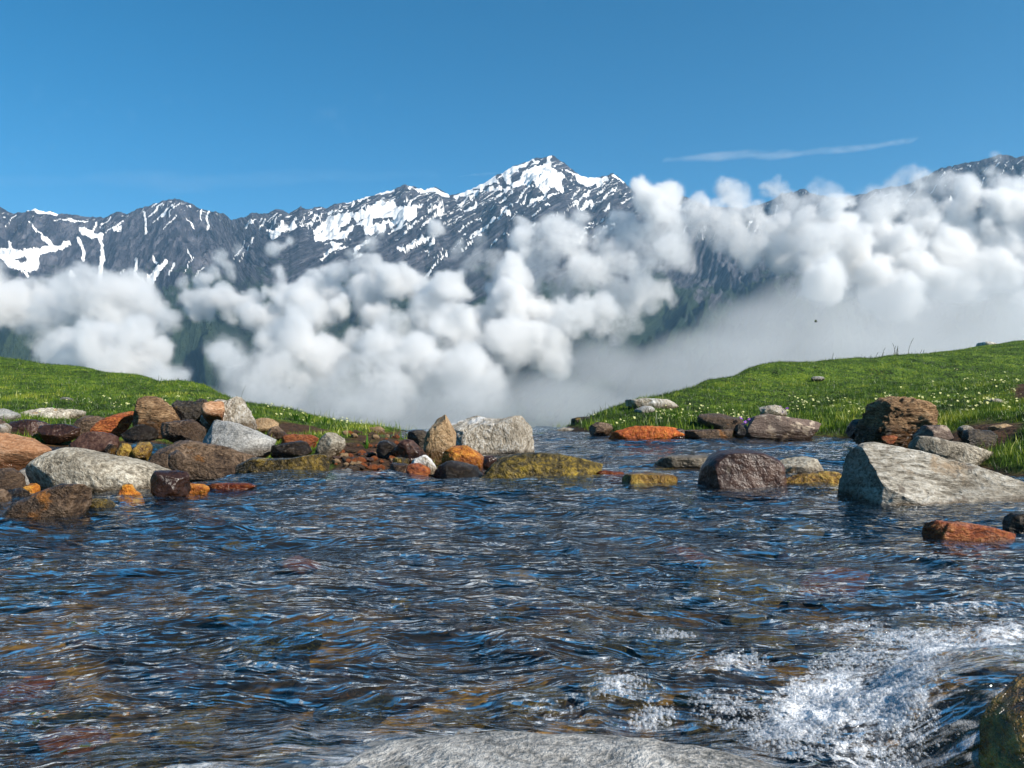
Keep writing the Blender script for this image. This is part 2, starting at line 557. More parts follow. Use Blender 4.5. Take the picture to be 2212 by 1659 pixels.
# px, py, radius (sheet units), distance in km
PUFFS = [
 # bank at the left
 (-60,650,80,3.9),(20,655,52,3.9),(90,645,50,3.9),(190,640,52,3.8),(250,650,55,3.8),(320,660,45,3.8),(365,690,30,3.8),(130,690,45,3.8),(290,690,40,3.8),(60,690,26,3.9),(-60,740,40,3.9),
 (150,765,45,3.5),(215,745,52,3.4),(290,740,48,3.4),(330,775,42,3.4),(260,800,50,3.3),(180,800,40,3.3),(350,830,45,3.2),(120,745,30,3.5),(235,705,40,3.6),
 # small ones against the slopes
 (480,555,20,5.0),(520,532,15,5.0),(460,582,16,5.0),(590,522,18,5.0),(625,515,13,5.0),(500,580,18,4.9),(440,600,17,4.9),(400,610,14,4.9),
 (800,520,18,4.9),(830,510,15,4.9),(760,548,16,4.8),(940,498,15,5.0),(925,480,10,5.0),(1000,545,20,4.8),(1040,530,14,4.8),(1060,570,24,4.6),(1020,580,20,4.6),
 # middle band
 (420,660,34,4.2),(480,650,32,4.2),(540,655,32,4.2),(600,625,30,4.2),(640,640,34,4.1),(700,630,36,4.1),(730,595,24,4.2),(690,590,20,4.3),(790,590,26,4.2),(840,620,38,4.0),(890,615,34,4.0),
 (780,640,34,4.0),(550,690,28,4.0),(600,690,36,3.9),(660,690,36,3.9),(500,690,16,4.0),(720,680,24,3.9),(800,690,30,3.8),
 # big billows low in the middle
 (465,740,25,3.3),(490,780,42,3.2),(530,825,48,3.1),(590,750,46,3.5),(640,735,50,3.5),(600,815,58,3.2),(690,780,58,3.4),(740,845,60,3.2),(820,770,52,3.4),(850,715,42,3.6),(810,840,70,3.2),(900,760,46,3.5),
 (780,740,30,3.6),(940,650,44,3.7),(930,695,42,3.7),(960,620,30,3.7),(985,700,46,3.6),(990,745,52,3.6),(1040,700,40,3.7),(900,810,66,3.3),(1000,815,66,3.3),
 (1110,670,44,3.8),(1160,700,54,3.7),(1230,690,44,3.7),(1290,690,42,3.7),(1330,705,28,3.7),(1100,750,62,3.6),(1180,760,50,3.6),(1080,640,34,3.9),
 (1150,540,36,4.1),(1190,500,34,4.2),(1160,590,52,4.1),(1225,530,42,4.1),(1270,590,46,4.0),(1100,610,44,4.0),(1220,640,40,4.0),(1320,640,38,4.0),(1130,500,22,4.3),(1260,480,20,4.4),
 # tower
 (1395,425,32,4.0),(1440,425,28,4.0),(1420,470,38,4.0),(1390,520,44,4.0),(1440,545,40,3.9),(1465,560,26,3.9),(1380,590,40,3.9),(1330,560,36,4.0),(1345,500,32,4.1),(1415,630,26,3.9),(1300,520,26,4.1),(1370,650,34,3.9),
 # right group
 (1590,430,26,4.2),(1570,500,34,4.2),(1620,470,32,4.2),(1610,540,38,4.1),(1665,415,22,4.3),(1690,445,26,4.3),(1680,500,38,4.2),(1550,450,16,4.2),
 (1780,410,28,4.0),(1800,440,30,4.0),(1810,480,40,4.0),(1770,530,48,3.9),(1830,530,44,3.9),(1745,470,22,4.0),(1855,480,28,4.0),(1850,570,40,3.8),(1780,600,46,3.7),(1740,590,26,3.8),
 (1940,400,24,4.3),(1980,392,24,4.3),(2020,400,26,4.3),(1970,440,34,4.2),(1940,420,20,4.2),(2000,480,42,4.1),(1950,520,40,4.0),(2050,540,46,4.0),(1990,590,44,3.9),(2060,470,30,4.1),
 (2100,420,26,4.2),(2135,375,16,4.2),(2140,340,10,4.2),(2150,400,24,4.2),(2190,400,20,4.2),(2165,450,34,4.1),(2215,460,36,4.1),(2190,530,36,4.0),(2140,580,44,3.9),(2240,580,60,3.9),(2060,620,46,3.8),(2280,500,60,4.1),
 (1500,465,30,4.3),(1535,500,34,4.2),(1560,430,22,4.3),(1480,520,22,4.2),(1730,440,26,4.2),(1735,500,38,4.1),(1700,545,36,4.1),(1895,470,38,4.1),(1900,530,44,4.0),(1880,425,26,4.2),(1915,440,30,4.1),(2065,415,26,4.3),(2085,480,38,4.1),(2110,530,40,4.1),(2180,425,34,4.1),(2225,400,28,4.2),
 (1900,620,44,3.7),(1960,650,46,3.6),(2230,660,50,3.7),(1930,580,26,3.9),
]
# smooth thicker mist low down: px, py, rx, ry, km
FOG = [
 (1520,760,130,60,2.9),(1640,720,150,90,2.9),(1760,690,170,110,2.9),(1920,690,200,110,2.9),(2120,690,220,120,2.9),(2330,680,220,130,2.9),
 (1420,820,160,80,2.7),(1600,810,220,110,2.7),(1850,800,260,130,2.6),(2150,790,280,130,2.6),(1300,790,110,70,2.9),
 (1220,870,190,80,2.8),(1020,880,190,80,2.8),(820,890,190,80,2.8),(640,880,170,70,2.8),(1420,900,230,80,2.6),(1700,900,260,90,2.5),
 (450,890,150,60,3.0),(280,880,150,60,3.0),(100,860,140,50,3.1),(1000,950,240,70,2.6),(1300,950,160,40,2.5),(750,950,200,60,2.7),
]


def build_clouds():
    vox = 13.0
    lo = (-3500.0, 2050.0, -560.0); hi = (3650.0, 5200.0, 1450.0)
    shape = tuple(int((hi[k] - lo[k]) / vox) + 1 for k in range(3))
    F = np.full(shape, -1.0, np.float32)
    G = np.zeros(shape, np.float32)
    ax = [lo[k] + vox * np.arange(shape[k], dtype=np.float32) for k in range(3)]
    rs = np.random.RandomState(11)

    def blob(c, r, sq=(1, 1, 1), target=None, power=1.0):
        t = F if target is None else target
        sl = []
        for k in range(3):
            R = r * sq[k] * 1.6
            a = int(max(0, math.floor((c[k] - R - lo[k]) / vox))); b = int(min(shape[k], math.ceil((c[k] + R - lo[k]) / vox) + 1))
            if b <= a: return
            sl.append(slice(a, b))
        g = [((ax[k][sl[k]] - c[k]) / (r * sq[k])) ** 2 for k in range(3)]
        d = np.sqrt(g[0][:, None, None] + g[1][None, :, None] + g[2][None, None, :])
        v = (1 - d) * power
        s = t[tuple(sl)]
        np.maximum(s, v, out=s)

    for px, py, r, km in PUFFS:
        D = km * 1000 + rs.uniform(-120, 120)
        c = np.array(at(px, py, D)); R = r / PH * D * 1.02
        blob(c, R * 0.92)
        n = 12 if r > 20 else 7
        for k in range(n):
            v = rs.normal(size=3); v[1] = v[1] * 0.8 - 0.25; v[2] += 0.25; v /= np.linalg.norm(v)
            r2 = R * rs.uniform(0.30, 0.55)
            c2 = c + v * R * rs.uniform(0.6, 0.85)
            blob(c2, r2)
            if r2 > 26:
                for q in range(7):
                    w = rs.normal(size=3) + v * 0.9; w /= np.linalg.norm(w)
                    blob(c2 + w * r2 * 0.85, max(22.0, r2 * rs.uniform(0.28, 0.5)))
    for px, py, rx, ry, km in FOG:
        D = km * 1000
        c = np.array(at(px, py, D)); R = rx / PH * D
        blob(c, R, (1.0, 1.5, ry / rx), target=G)
    # pull the round shapes about so that they billow
    W = [dense_noise(shape, vox, [330, 150, 70], [34, 30, 20], 70 + k) / vox for k in range(3)]
    I = [np.arange(shape[k], dtype=np.float32).reshape([-1 if q == k else 1 for q in range(3)]) + W[k] for k in range(3)]
    I = [np.clip(I[k], 0, shape[k] - 1.001) for k in range(3)]
    J = [i.astype(np.int32) for i in I]; T = [i - j for i, j in zip(I, J)]
    flat = (J[0] * shape[1] + J[1]) * shape[2] + J[2]
    Ff = F.ravel(); F2 = np.zeros(shape, np.float32)
    for dx in (0, 1):
        for dy in (0, 1):
            for dz in (0, 1):
                w = (T[0] if dx else 1 - T[0]) * (T[1] if dy else 1 - T[1]) * (T[2] if dz else 1 - T[2])
                F2 += w * Ff[flat + (dx * shape[1] + dy) * shape[2] + dz]
    F = F2
    del W, I, J, T, flat, F2
    N1 = dense_noise(shape, vox, [620, 300, 150, 76, 38], [0.25, 0.32, 0.36, 0.30, 0.24], 5)
    N2 = np.abs(dense_noise(shape, vox, [160, 80, 44], [0.5, 0.45, 0.36], 6))
    soft = 2.3 + 2.2 * dense_noise(shape, vox, [800, 260], [0.6, 0.5], 9)
    dens = np.clip((F + 0.60 * N1 - 0.55 * N2 + 0.22) * np.clip(soft, 0.7, 4.5), 0, 1)
    thin = np.clip(0.6 + 1.2 * dense_noise(shape, vox, [900, 420, 200], [0.6, 0.5, 0.3], 8), 0.2, 1)
    dens *= thin
    veil = np.clip((F + 0.42 + 0.75 * N1) * 0.9, 0, 1) * 0.055
    dens = np.maximum(dens, veil)
    fog = np.clip((G * 1.9 + 0.34 * N1) * 1.1, 0, 1) * 0.044 * (G > 0)
    dens = np.maximum(dens, fog)
    # keep the faces of the box empty
    for k in range(3):
        s = [slice(None)] * 3
        s[k] = 0; dens[tuple(s)] = 0; s[k] = -1; dens[tuple(s)] = 0
    print('cloud voxels', dens.size, round(time.time() - T0, 1))
    mat = cloud_material('cloud_droplets', 0.034, color=(0.958, 0.951, 0.942), detail=0.034)
    o = volume_object('clouds', dens, lo, vox, mat)
    tag(o, 'billowing white valley clouds drifting across the mountain slopes', None, None, 'stuff')
    return o


if 'cloud' not in SKIP:
    build_clouds()
print('clouds', round(time.time() - T0, 1))


def streak(name, px0, px1, py0, py1, thick, D, dens, seed, label):
    """thin high cloud far beyond the range, stretched between two places in the sky"""
    a = np.array(at(px0, py0, D)); b = np.array(at(px1, py1, D))
    L = np.linalg.norm(b - a); th = thick / PH * D
    vox = L / 150
    nx, ny, nz = 158, 24, max(10, int(2.6 * th / vox) + int(abs(b[2] - a[2]) / vox) + 6)
    lo = (min(a[0], b[0]) - 3 * vox, D - 12 * vox, min(a[2], b[2]) - 1.3 * th - 2 * vox)
    X = (lo[0] + vox * np.arange(nx))[:, None, None]; Y = (lo[1] + vox * np.arange(ny))[None, :, None]; Z = (lo[2] + vox * np.arange(nz))[None, None, :]
    t = (X - a[0]) / (b[0] - a[0])
    zc = a[2] + (b[2] - a[2]) * t + th * 0.30 * vnoise(t * 4 + seed, t * 0, seed=seed)
    hw = th * np.clip(np.sin(np.clip(t, 0, 1) * math.pi), 0, 1) ** 0.8 * (0.65 + 0.5 * vnoise(t * 5 + 3, t * 0, seed=seed + 1)) + 1e-3
    d = 1 - np.sqrt(((Z - zc) / hw) ** 2 + ((Y - D) / (8 * vox)) ** 2)
    XX, YY, ZZ = np.broadcast_arrays(X, Y, Z)
    n = fbm((XX + 2.2 * ZZ) / (th * 3.2), YY / (th * 2), (ZZ - 0.12 * XX) / (th * 0.35), octaves=4, seed=seed)
    dd = np.clip((d + 0.9 * n) * 1.4, 0, 1) * (t > 0) * (t < 1) * np.clip(d * 4, 0, 1)
    dd = dd.astype(np.float32)
    for k in range(3):
        s_ = [slice(None)] * 3; s_[k] = 0; dd[tuple(s_)] = 0; s_[k] = -1; dd[tuple(s_)] = 0
    o = volume_object(name, dd, tuple(float(q) for q in lo), float(vox), cloud_material(name, dens))
    tag(o, label, None, None, 'stuff')


if 'cloud' not in SKIP:
    streak('thin_cloud', 1430, 1980, 349, 306, 19, 14000, 0.0012, 3, 'long thin white streak of cloud high above the right end of the range')
    streak('thin_cloud', 985, 1105, 381, 371, 5, 14000, 0.0012, 5, 'short thin streak of cloud left of the white summit')
    streak('thin_cloud', -60, 960, 402, 384, 34, 15000, 0.00011, 9, 'faint broad band of thin cloud above the left part of the range')
# ------------------------------------------------------------------ ground of the ridge, stream bed, banks
def P(px, py, d):
    a, b = ray(px, py)
    return (a * d, d, CAM_H + b * d)


CTRL = [P(*p) for p in (
    # left bank, foot to crest
    (-300, 920, 5.0), (-120, 912, 5.6), (0, 905, 6.0), (100, 893, 6.6), (200, 905, 6.3), (300, 893, 6.6), (450, 884, 7.0), (560, 897, 7.0), (640, 907, 7.2), (760, 923, 7.5), (880, 934, 7.8),
    (-300, 850, 8.0), (0, 842, 9.5), (150, 850, 9.3), (300, 853, 9.0), (420, 860, 8.5),
    (-600, 690, 17), (-300, 735, 16.5), (-120, 757, 15.5), (0, 771, 15), (60, 782, 14.5), (130, 791, 14), (250, 809, 13), (350, 826, 12), (420, 837, 11), (478, 852, 10), (510, 866, 9.2), (560, 877, 8.6),
    (640, 893, 8.3), (700, 904, 8.2), (780, 919, 8.1), (880, 931, 8.0),
    (735, 1000, 4.3), (790, 1000, 4.3), (845, 995, 4.4), (740, 958, 5.4), (800, 950, 5.6), (870, 948, 5.7), (640, 925, 6.2), (760, 919, 7.3), (840, 928, 7.4),
    (-500, 790, 12), (-300, 795, 12), (-120, 800, 12), (0, 803, 12), (130, 815, 11.5), (200, 809, 12.4), (250, 818, 12.1), (300, 826, 11.6), (350, 832, 11.1), (250, 829, 11.2), (350, 839, 10.6),
    (1600, 836, 9.8), (1700, 826, 10.5), (1850, 812, 11.3), (2000, 803, 11.8), (2100, 795, 12.2), (2212, 788, 12.4), (2500, 775, 12.8), (2800, 765, 13),
    # right bank
    (1200, 936, 7.6), (1300, 930, 7.0), (1450, 938, 6.3), (1600, 936, 6.4), (1790, 917, 6.9), (1870, 917, 6.5), (1960, 930, 5.6), (2080, 962, 4.6), (2160, 1003, 3.8), (2240, 1050, 3.1), (2450, 1130, 2.3),
    (1500, 884, 8.0), (1700, 872, 8.5), (1900, 862, 8.0), (2100, 882, 6.5), (2100, 832, 9.0), (2212, 900, 5.0), (2212, 830, 8.0), (2230, 960, 4.0), (2500, 900, 5.0), (2500, 1000, 3.2),
    (1240, 915, 8.0), (1300, 888, 8.5), (1380, 868, 9.0), (1460, 850, 9.6), (1520, 827, 10.5), (1600, 804, 11.5), (1700, 790, 12.5), (1850, 776, 13.5), (2000, 766, 14.5), (2100, 754, 15.5), (2212, 743, 16.5),
    (2500, 715, 18), (2800, 690, 19))]
_crest = [P(*p) for p in ((-600, 690, 17), (-300, 735, 16.5), (0, 771, 15), (130, 791, 14), (250, 809, 13), (350, 826, 12), (478, 852, 10), (560, 877, 8.6), (640, 893, 8.3), (780, 919, 8.1), (880, 931, 8.0), (1000, 936, 8.0), (1120, 936, 8.0),
                          (1240, 918, 8.0), (1300, 888, 8.5), (1460, 850, 9.6), (1600, 804, 11.5), (1850, 776, 13.5), (2100, 754, 15.5), (2500, 715, 18), (2800, 690, 19))]
for (x, y, z) in _crest:
    CTRL.append((x * 1.08, y * 1.08, z - 0.10))
    CTRL.append((x * 1.25, y * 1.25, z - 0.8 - 0.02 * y))
    CTRL.append((x * 1.6, y * 1.6, z - 3.0 - 0.1 * y))
# the channel
for (px, d, z) in ((-100, 1.0, -.14), (500, 1.0, -.12), (1106, 1.0, -.11), (1700, 1.0, -.12), (2300, 1.0, -.12), (-600, 1.5, -.1), (200, 1.6, -.15), (800, 1.6, -.15), (1400, 1.6, -.15), (2100, 1.6, -.14), (2700, 1.6, -.05),
                   (-300, 2.3, -.1), (100, 2.3, -.14), (700, 2.3, -.17), (1300, 2.3, -.17), (1800, 2.3, -.15), (2300, 2.3, -.07), (-200, 3.0, -.08), (100, 3.0, -.12), (500, 3.0, -.16), (1000, 3.0, -.16), (1500, 3.0, -.15), (1900, 3.0, -.12),
                   (-200, 4.0, -.05), (100, 4.0, -.14), (500, 4.2, -.2), (1250, 4.2, -.17), (1700, 4.2, -.16), (2000, 4.0, -.08),
                   (-100, 5.0, 0.0), (150, 5.2, -.13), (450, 5.2, -.12), (1000, 5.4, -.2), (1400, 5.4, -.2), (1750, 5.4, -.17),
                   (450, 6.2, 0.02), (850, 6.8, -.15), (1050, 6.8, -.18), (1300, 6.2, -.12), (1700, 6.1, -.14), (1000, 7.8, -.16), (1130, 7.8, -.16), (2600, 2.0, .05)):
    CTRL.append(((px - PW / 2) / PH * d, d, z))
for (x, y, z) in ((-4, 0, .1), (-2, -1, -.1), (0, -1, -.15), (2, -1, -.1), (4, 0, .15), (-5, 2.5, .25), (5, 2.5, .35), (0, -4, -.1), (-6, -4, .6), (6, -4, .7)):
    CTRL.append((x, y, z))
CTRL = np.array(CTRL)


def _tps(pts):
    xy, z = pts[:, :2], pts[:, 2]
    n = len(xy)
    r = np.hypot(xy[:, None, 0] - xy[None, :, 0], xy[:, None, 1] - xy[None, :, 1])
    K = np.where(r > 0, r * r * np.log(r + 1e-9), 0) + np.eye(n) * 0.02
    Pm = np.concatenate([np.ones((n, 1)), xy], 1)
    A = np.block([[K, Pm], [Pm.T, np.zeros((3, 3))]])
    return np.linalg.solve(A, np.concatenate([z, np.zeros(3)]))


_W = _tps(CTRL)


def ground_base(x, y):
    x = np.asarray(x, float); y = np.asarray(y, float)
    sh = np.broadcast(x, y).shape
    x = np.broadcast_to(x, sh).ravel(); y = np.broadcast_to(y, sh).ravel()
    out = np.empty(x.size)
    n = len(CTRL)
    for s in range(0, x.size, 20000):
        e = s + 20000
        r2 = (x[s:e, None] - CTRL[None, :, 0]) ** 2 + (y[s:e, None] - CTRL[None, :, 1]) ** 2
        out[s:e] = (0.5 * r2 * np.log(r2 + 1e-12)) @ _W[:n] + _W[n] + _W[n + 1] * x[s:e] + _W[n + 2] * y[s:e]
    return out.reshape(sh)


def ground(x, y):
    x = np.asarray(x, float); y = np.asarray(y, float)
    g = ground_base(x, y)
    # far out it all falls away to the valley
    r = np.hypot(x, y - 3)
    far = -230 * smooth(18, 330, r) - 0.35 * np.maximum(r - 22, 0)
    w = smooth(19, 27, r)
    side = np.clip(np.abs(x) / (np.abs(y) + 1), 0, 3)
    g = g * (1 - w) + (0.4 - 0.25 * np.maximum(y - 9, 0) + 0.15 * side + far) * w
    bank = smooth(-0.02, 0.12, g)
    g = g + bank * (0.026 * fbm(x * 1.7, y * 1.7, octaves=4, seed=90) + 0.030 * fbm(x * 5, y * 5, octaves=4, seed=91) + 0.03 * np.maximum(0, fbm(x * 2.6, y * 2.6, octaves=2, seed=93) - 0.1) * smooth(12, 8, y))
    g = g + (1 - bank) * 0.022 * fbm(x * 5, y * 5, octaves=3, seed=92)
    return g


def lip_y(x, y):
    """distance of the crest over which the near water pours"""
    px = PW / 2 + x / np.maximum(y, 0.4) * PH
    ly = np.interp(px, [-300, 0, 200, 400, 500, 620, 720, 850, 950, 1100, 1290, 1450, 1700, 2300], [1080, 1085, 1075, 1047, 1031, 1022, 1018, 1019, 1037, 1041, 1034, 1028, 1040, 1040])
    return 0.42 / ((ly - PH / 2) / PH), px


def water_level(x, y):
    x = np.asarray(x, float); y = np.asarray(y, float)
    L, px = lip_y(x, y)
    leftmask = smooth(300, 430, px) * (1 - smooth(900, 1010, px))
    rightmask = smooth(1150, 1320, px)
    drop = 0.035 + 0.085 * leftmask - 0.0 * rightmask
    w = 0.012 * np.exp(-((y - L + 0.12) / 0.28) ** 2) * (1 - 0.7 * rightmask)
    w = w - drop * smooth(0.0, 0.35, y - L) * (1 - 0.5 * rightmask * (1 - smooth(1.5, 4.5, y - L)))
    w = w + 0.055 * leftmask * smooth(5.2, 6.3, y)
    w = w - 0.6 * np.maximum(y - 8.0, 0) ** 1.5
    return w


def bump_at(x, y, cx, cy, rx, ry, rot=0.0, k=4.0):
    c, s = math.cos(rot), math.sin(rot)
    u = ((x - cx) * c + (y - cy) * s) / rx; v = (-(x - cx) * s + (y - cy) * c) / ry
    return np.exp(-(u * u + v * v) ** (k / 2))


DRAPED = [  # cx, cy, rx, ry, rot, height of the stone the water runs over
    (0.68, 0.83, 0.21, 0.25, 0.30, 0.085),
    (0.02, 0.730, 0.385, 0.180, -0.02, 0.052),
]


def water_z(x, y, ripples=True):
    w = water_level(x, y)
    for (cx, cy, rx, ry, rot, h) in DRAPED:
        w = w + (h + ((0.005 - 0.075 * smooth(0.93, 0.79, y)) if h > 0.06 else -0.022)) * bump_at(x, y, cx, cy, rx * 1.08, ry * 1.08, rot)
    if ripples:
        # swells over sunken stones, then the small stuff
        w0 = w
        wx = x + 0.10 * fbm(x * 2, y * 2, octaves=2, seed=111); wy = y + 0.08 * fbm(x * 2, y * 2, octaves=2, seed=112)
        w = w + 0.021 * fbm(wx * 1.9 + 0.8 * wy, wy * 3.6, octaves=2, seed=101)
        w = w + 0.0105 * fbm(wx * 4.6 + 2.2 * wy, wy * 9.5, octaves=2, seed=102, ridged=True, gain=0.45)
        w = w + 0.0022 * (0.15 + 0.75 * smooth(2.2, 1.0, y)) * fbm(wx * 22 + 8 * wy, wy * 40, octaves=2, seed=103, ridged=True)
        tur = foam_mask(x, y)
        w = w + tur * (0.018 * fbm(x * 11, y * 13, octaves=4, seed=120, ridged=True, gain=0.6))
        cx, cy, rx, ry, rot, h = DRAPED[0]
        w = w0 + (w - w0) * (1 - 0.7 * bump_at(x, y, cx, cy, rx * 1.1, ry * 1.1, rot))
    return w


FOAM = [  # px, py, rx, ry, strength: patches of white water on the level z = 0
    (2050, 1490, 130, 75, 1.0), (1960, 1560, 130, 80, 1.0), (1800, 1540, 130, 70, 0.85), (1720, 1590, 110, 50, 0.6), (2130, 1420, 110, 45, 0.7), (1900, 1455, 130, 40, 0.5),
    (1990, 1375, 170, 26, 0.5), (1840, 1340, 100, 18, 0.42), (2080, 1310, 130, 18, 0.4), (1330, 1505, 70, 30, 0.42), (1400, 1555, 70, 22, 0.4), (1560, 1455, 110, 30, 0.45), (1840, 1650, 150, 50, 0.62), (2170, 1370, 80, 36, 0.55), (1600, 1540, 120, 36, 0.38),
    (1750, 1270, 110, 14, 0.28), (1180, 1540, 80, 22, 0.35), (560, 1230, 120, 18, 0.25), (1450, 1370, 120, 22, 0.3),
]


def foam_mask(x, y):
    y = np.asarray(y, float)
    px = PW / 2 + x / np.maximum(y, 0.3) * PH; py = PH / 2 + CAM_H / np.maximum(y, 0.3) * PH
    m = np.zeros(np.broadcast(px, py).shape)
    for (cx, cy, rx, ry, s) in FOAM:
        m = np.maximum(m, s * np.exp(-(((px - cx) / rx) ** 2 + ((py - cy) / ry) ** 2) ** 1.3 * 0.8))
    for (cx, cy, rx, ry, rot, h) in DRAPED:
        m = m * (1 - 0.85 * bump_at(x, y, cx, cy, rx * 1.05, ry * 1.05, rot))
    return m


def axis(lo, hi, fine, n, tail_lo, tail_hi, m):
    a = np.linspace(lo, hi, n)
    t = np.linspace(0, 1, m + 1)[1:]
    up = hi + (tail_hi - hi) * t ** 3.2; dn = lo - (lo - tail_lo) * t ** 3.2
    return np.concatenate([dn[::-1], a, up])


def bare_mask(x, y):
    """wet gravel and brown soil where nothing grows"""
    px = PW / 2 + x / np.maximum(y, 0.3) * PH
    n = 0.35 * fbm(x * 4, y * 4, octaves=3, seed=171)
    m = smooth(1.25, 0.75, np.hypot((px - 800) / 100, (y - 4.7) / 1.25) + n)
    m = np.maximum(m, smooth(1.25, 0.75, np.hypot((px - 2110) / 95, (y - 4.75) / 0.6) + n))
    m = np.maximum(m, smooth(1.2, 0.8, np.hypot((px - 2235) / 50, (y - 7.4) / 0.7) + n))
    m = np.maximum(m, smooth(1.2, 0.8, np.hypot((px - 640) / 90, (y - 6.3) / 0.5) + n))
    return m


def build_ground():
    xs = axis(-7.5, 8.5, 0, 400, -420, 420, 40); ys = axis(0.3, 17, 0, 380, -300, 420, 40)
    X, Y = np.meshgrid(xs, ys, indexing='ij')
    Z = ground(X, Y)
    me = mesh_np('ground', np.stack([X, Y, Z], 2).reshape(-1, 3), grid_faces(len(xs), len(ys)))
    wl = water_level(X, Y)
    attr(me, 'above', Z - wl)
    attr(me, 'bare', bare_mask(X, Y))
    m = Nodes('turf_and_stream_bed')
    pos = m.n('NewGeometry').outputs['Position']
    ab = m.at('above')
    n1 = m.noise(pos, 2.2, 5, 0.6); n2 = m.noise(pos, 28, 5, 0.65); n3 = m.noise(pos, 140, 3, 0.6)
    n5 = m.noise(pos, 5.0, 4, 0.6)
    turf = m.ramp(m.math('ADD', m.math('ADD', m.math('MULTIPLY', n1, 0.25), m.math('MULTIPLY', n5, 0.25)), m.math('MULTIPLY', n2, 0.5)), [(0.41, (0.010, 0.016, 0.003)), (0.5, (0.05, 0.10, 0.008)), (0.60, (0.15, 0.20, 0.015))])
    soil = m.ramp(n2, [(0.3, (0.02, 0.011, 0.006)), (0.6, (0.07, 0.035, 0.016)), (0.8, (0.13, 0.075, 0.03))])
    wv = m.n('TexNoise', {'Scale': 6.0, 'Detail': 3.0}); m.put(wv.inputs['Vector'], pos)
    wa = m.n('VectorMath', operation='MULTIPLY_ADD'); m.put(wa.inputs[0], wv.outputs['Color']); wa.inputs[1].default_value = (0.22, 0.22, 0.1); m.put(wa.inputs[2], pos)
    vor = m.n('TexVoronoi', {'Scale': 24.0, 'Randomness': 1.0}); m.put(vor.inputs['Vector'], m.map(wa.outputs[0], (0.7, 1, 0.4)))
    peb = m.ramp(vor.outputs['Color'], [(0.15, (0.010, 0.007, 0.004)), (0.4, (0.035, 0.022, 0.008)), (0.6, (0.07, 0.045, 0.012)), (0.8, (0.055, 0.022, 0.010)), (0.95, (0.12, 0.09, 0.05))])
    peb = m.mix(m.ramp(vor.outputs['Distance'], [(0.25, 0.0), (0.6, 1.0)]), peb, (0.02, 0.013, 0.008))
    peb = m.mix(m.math('MULTIPLY', m.ramp(m.noise(pos, 1.7, 5, 0.65, 0.8), [(0.47, 0.0), (0.56, 0.95)]), m.ramp(m.math('MULTIPLY', m.n('SeparateXYZ', {0: pos}).outputs['Y'], 0.25), [(0.30, 1.0), (0.56, 0.22)])), peb, m.ramp(n2, [(0.35, (0.12, 0.045, 0.005)), (0.65, (0.66, 0.31, 0.035))]))
    peb = m.mix(m.ramp(m.noise(pos, 2.9, 4, 0.6, 0.8), [(0.56, 0.0), (0.66, 0.8)]), peb, (0.010, 0.008, 0.006))
    peb = m.mix(m.math('MULTIPLY', n3, 0.6), peb, (0.03, 0.022, 0.012))
    f1 = m.ramp(m.math('ADD', ab, m.math('MULTIPLY', m.math('SUBTRACT', n2, 0.5), 0.08)), [(0.0, 0.0), (0.03, 1.0)])
    f2 = m.ramp(m.math('ADD', ab, m.math('MULTIPLY', m.math('SUBTRACT', n1, 0.5), 0.10)), [(0.02, 0.0), (0.05, 1.0)])
    f2 = m.math('MULTIPLY', f2, m.math('SUBTRACT', 1.0, m.at('bare')))
    c = m.mix(f1, peb, soil); c = m.mix(f2, c, turf)
    b1 = m.bump(n2, 0.8, 0.02)
    b2 = m.bump(m.math('MULTIPLY', vor.outputs['Distance'], -1.0), 0.6, 0.02, b1)
    m.surf(c, 0.85, b2, Specular_IOR_Level=0.2)
    o = obj('ground', me, m.m)
    tag(o, None, None, None, 'structure')


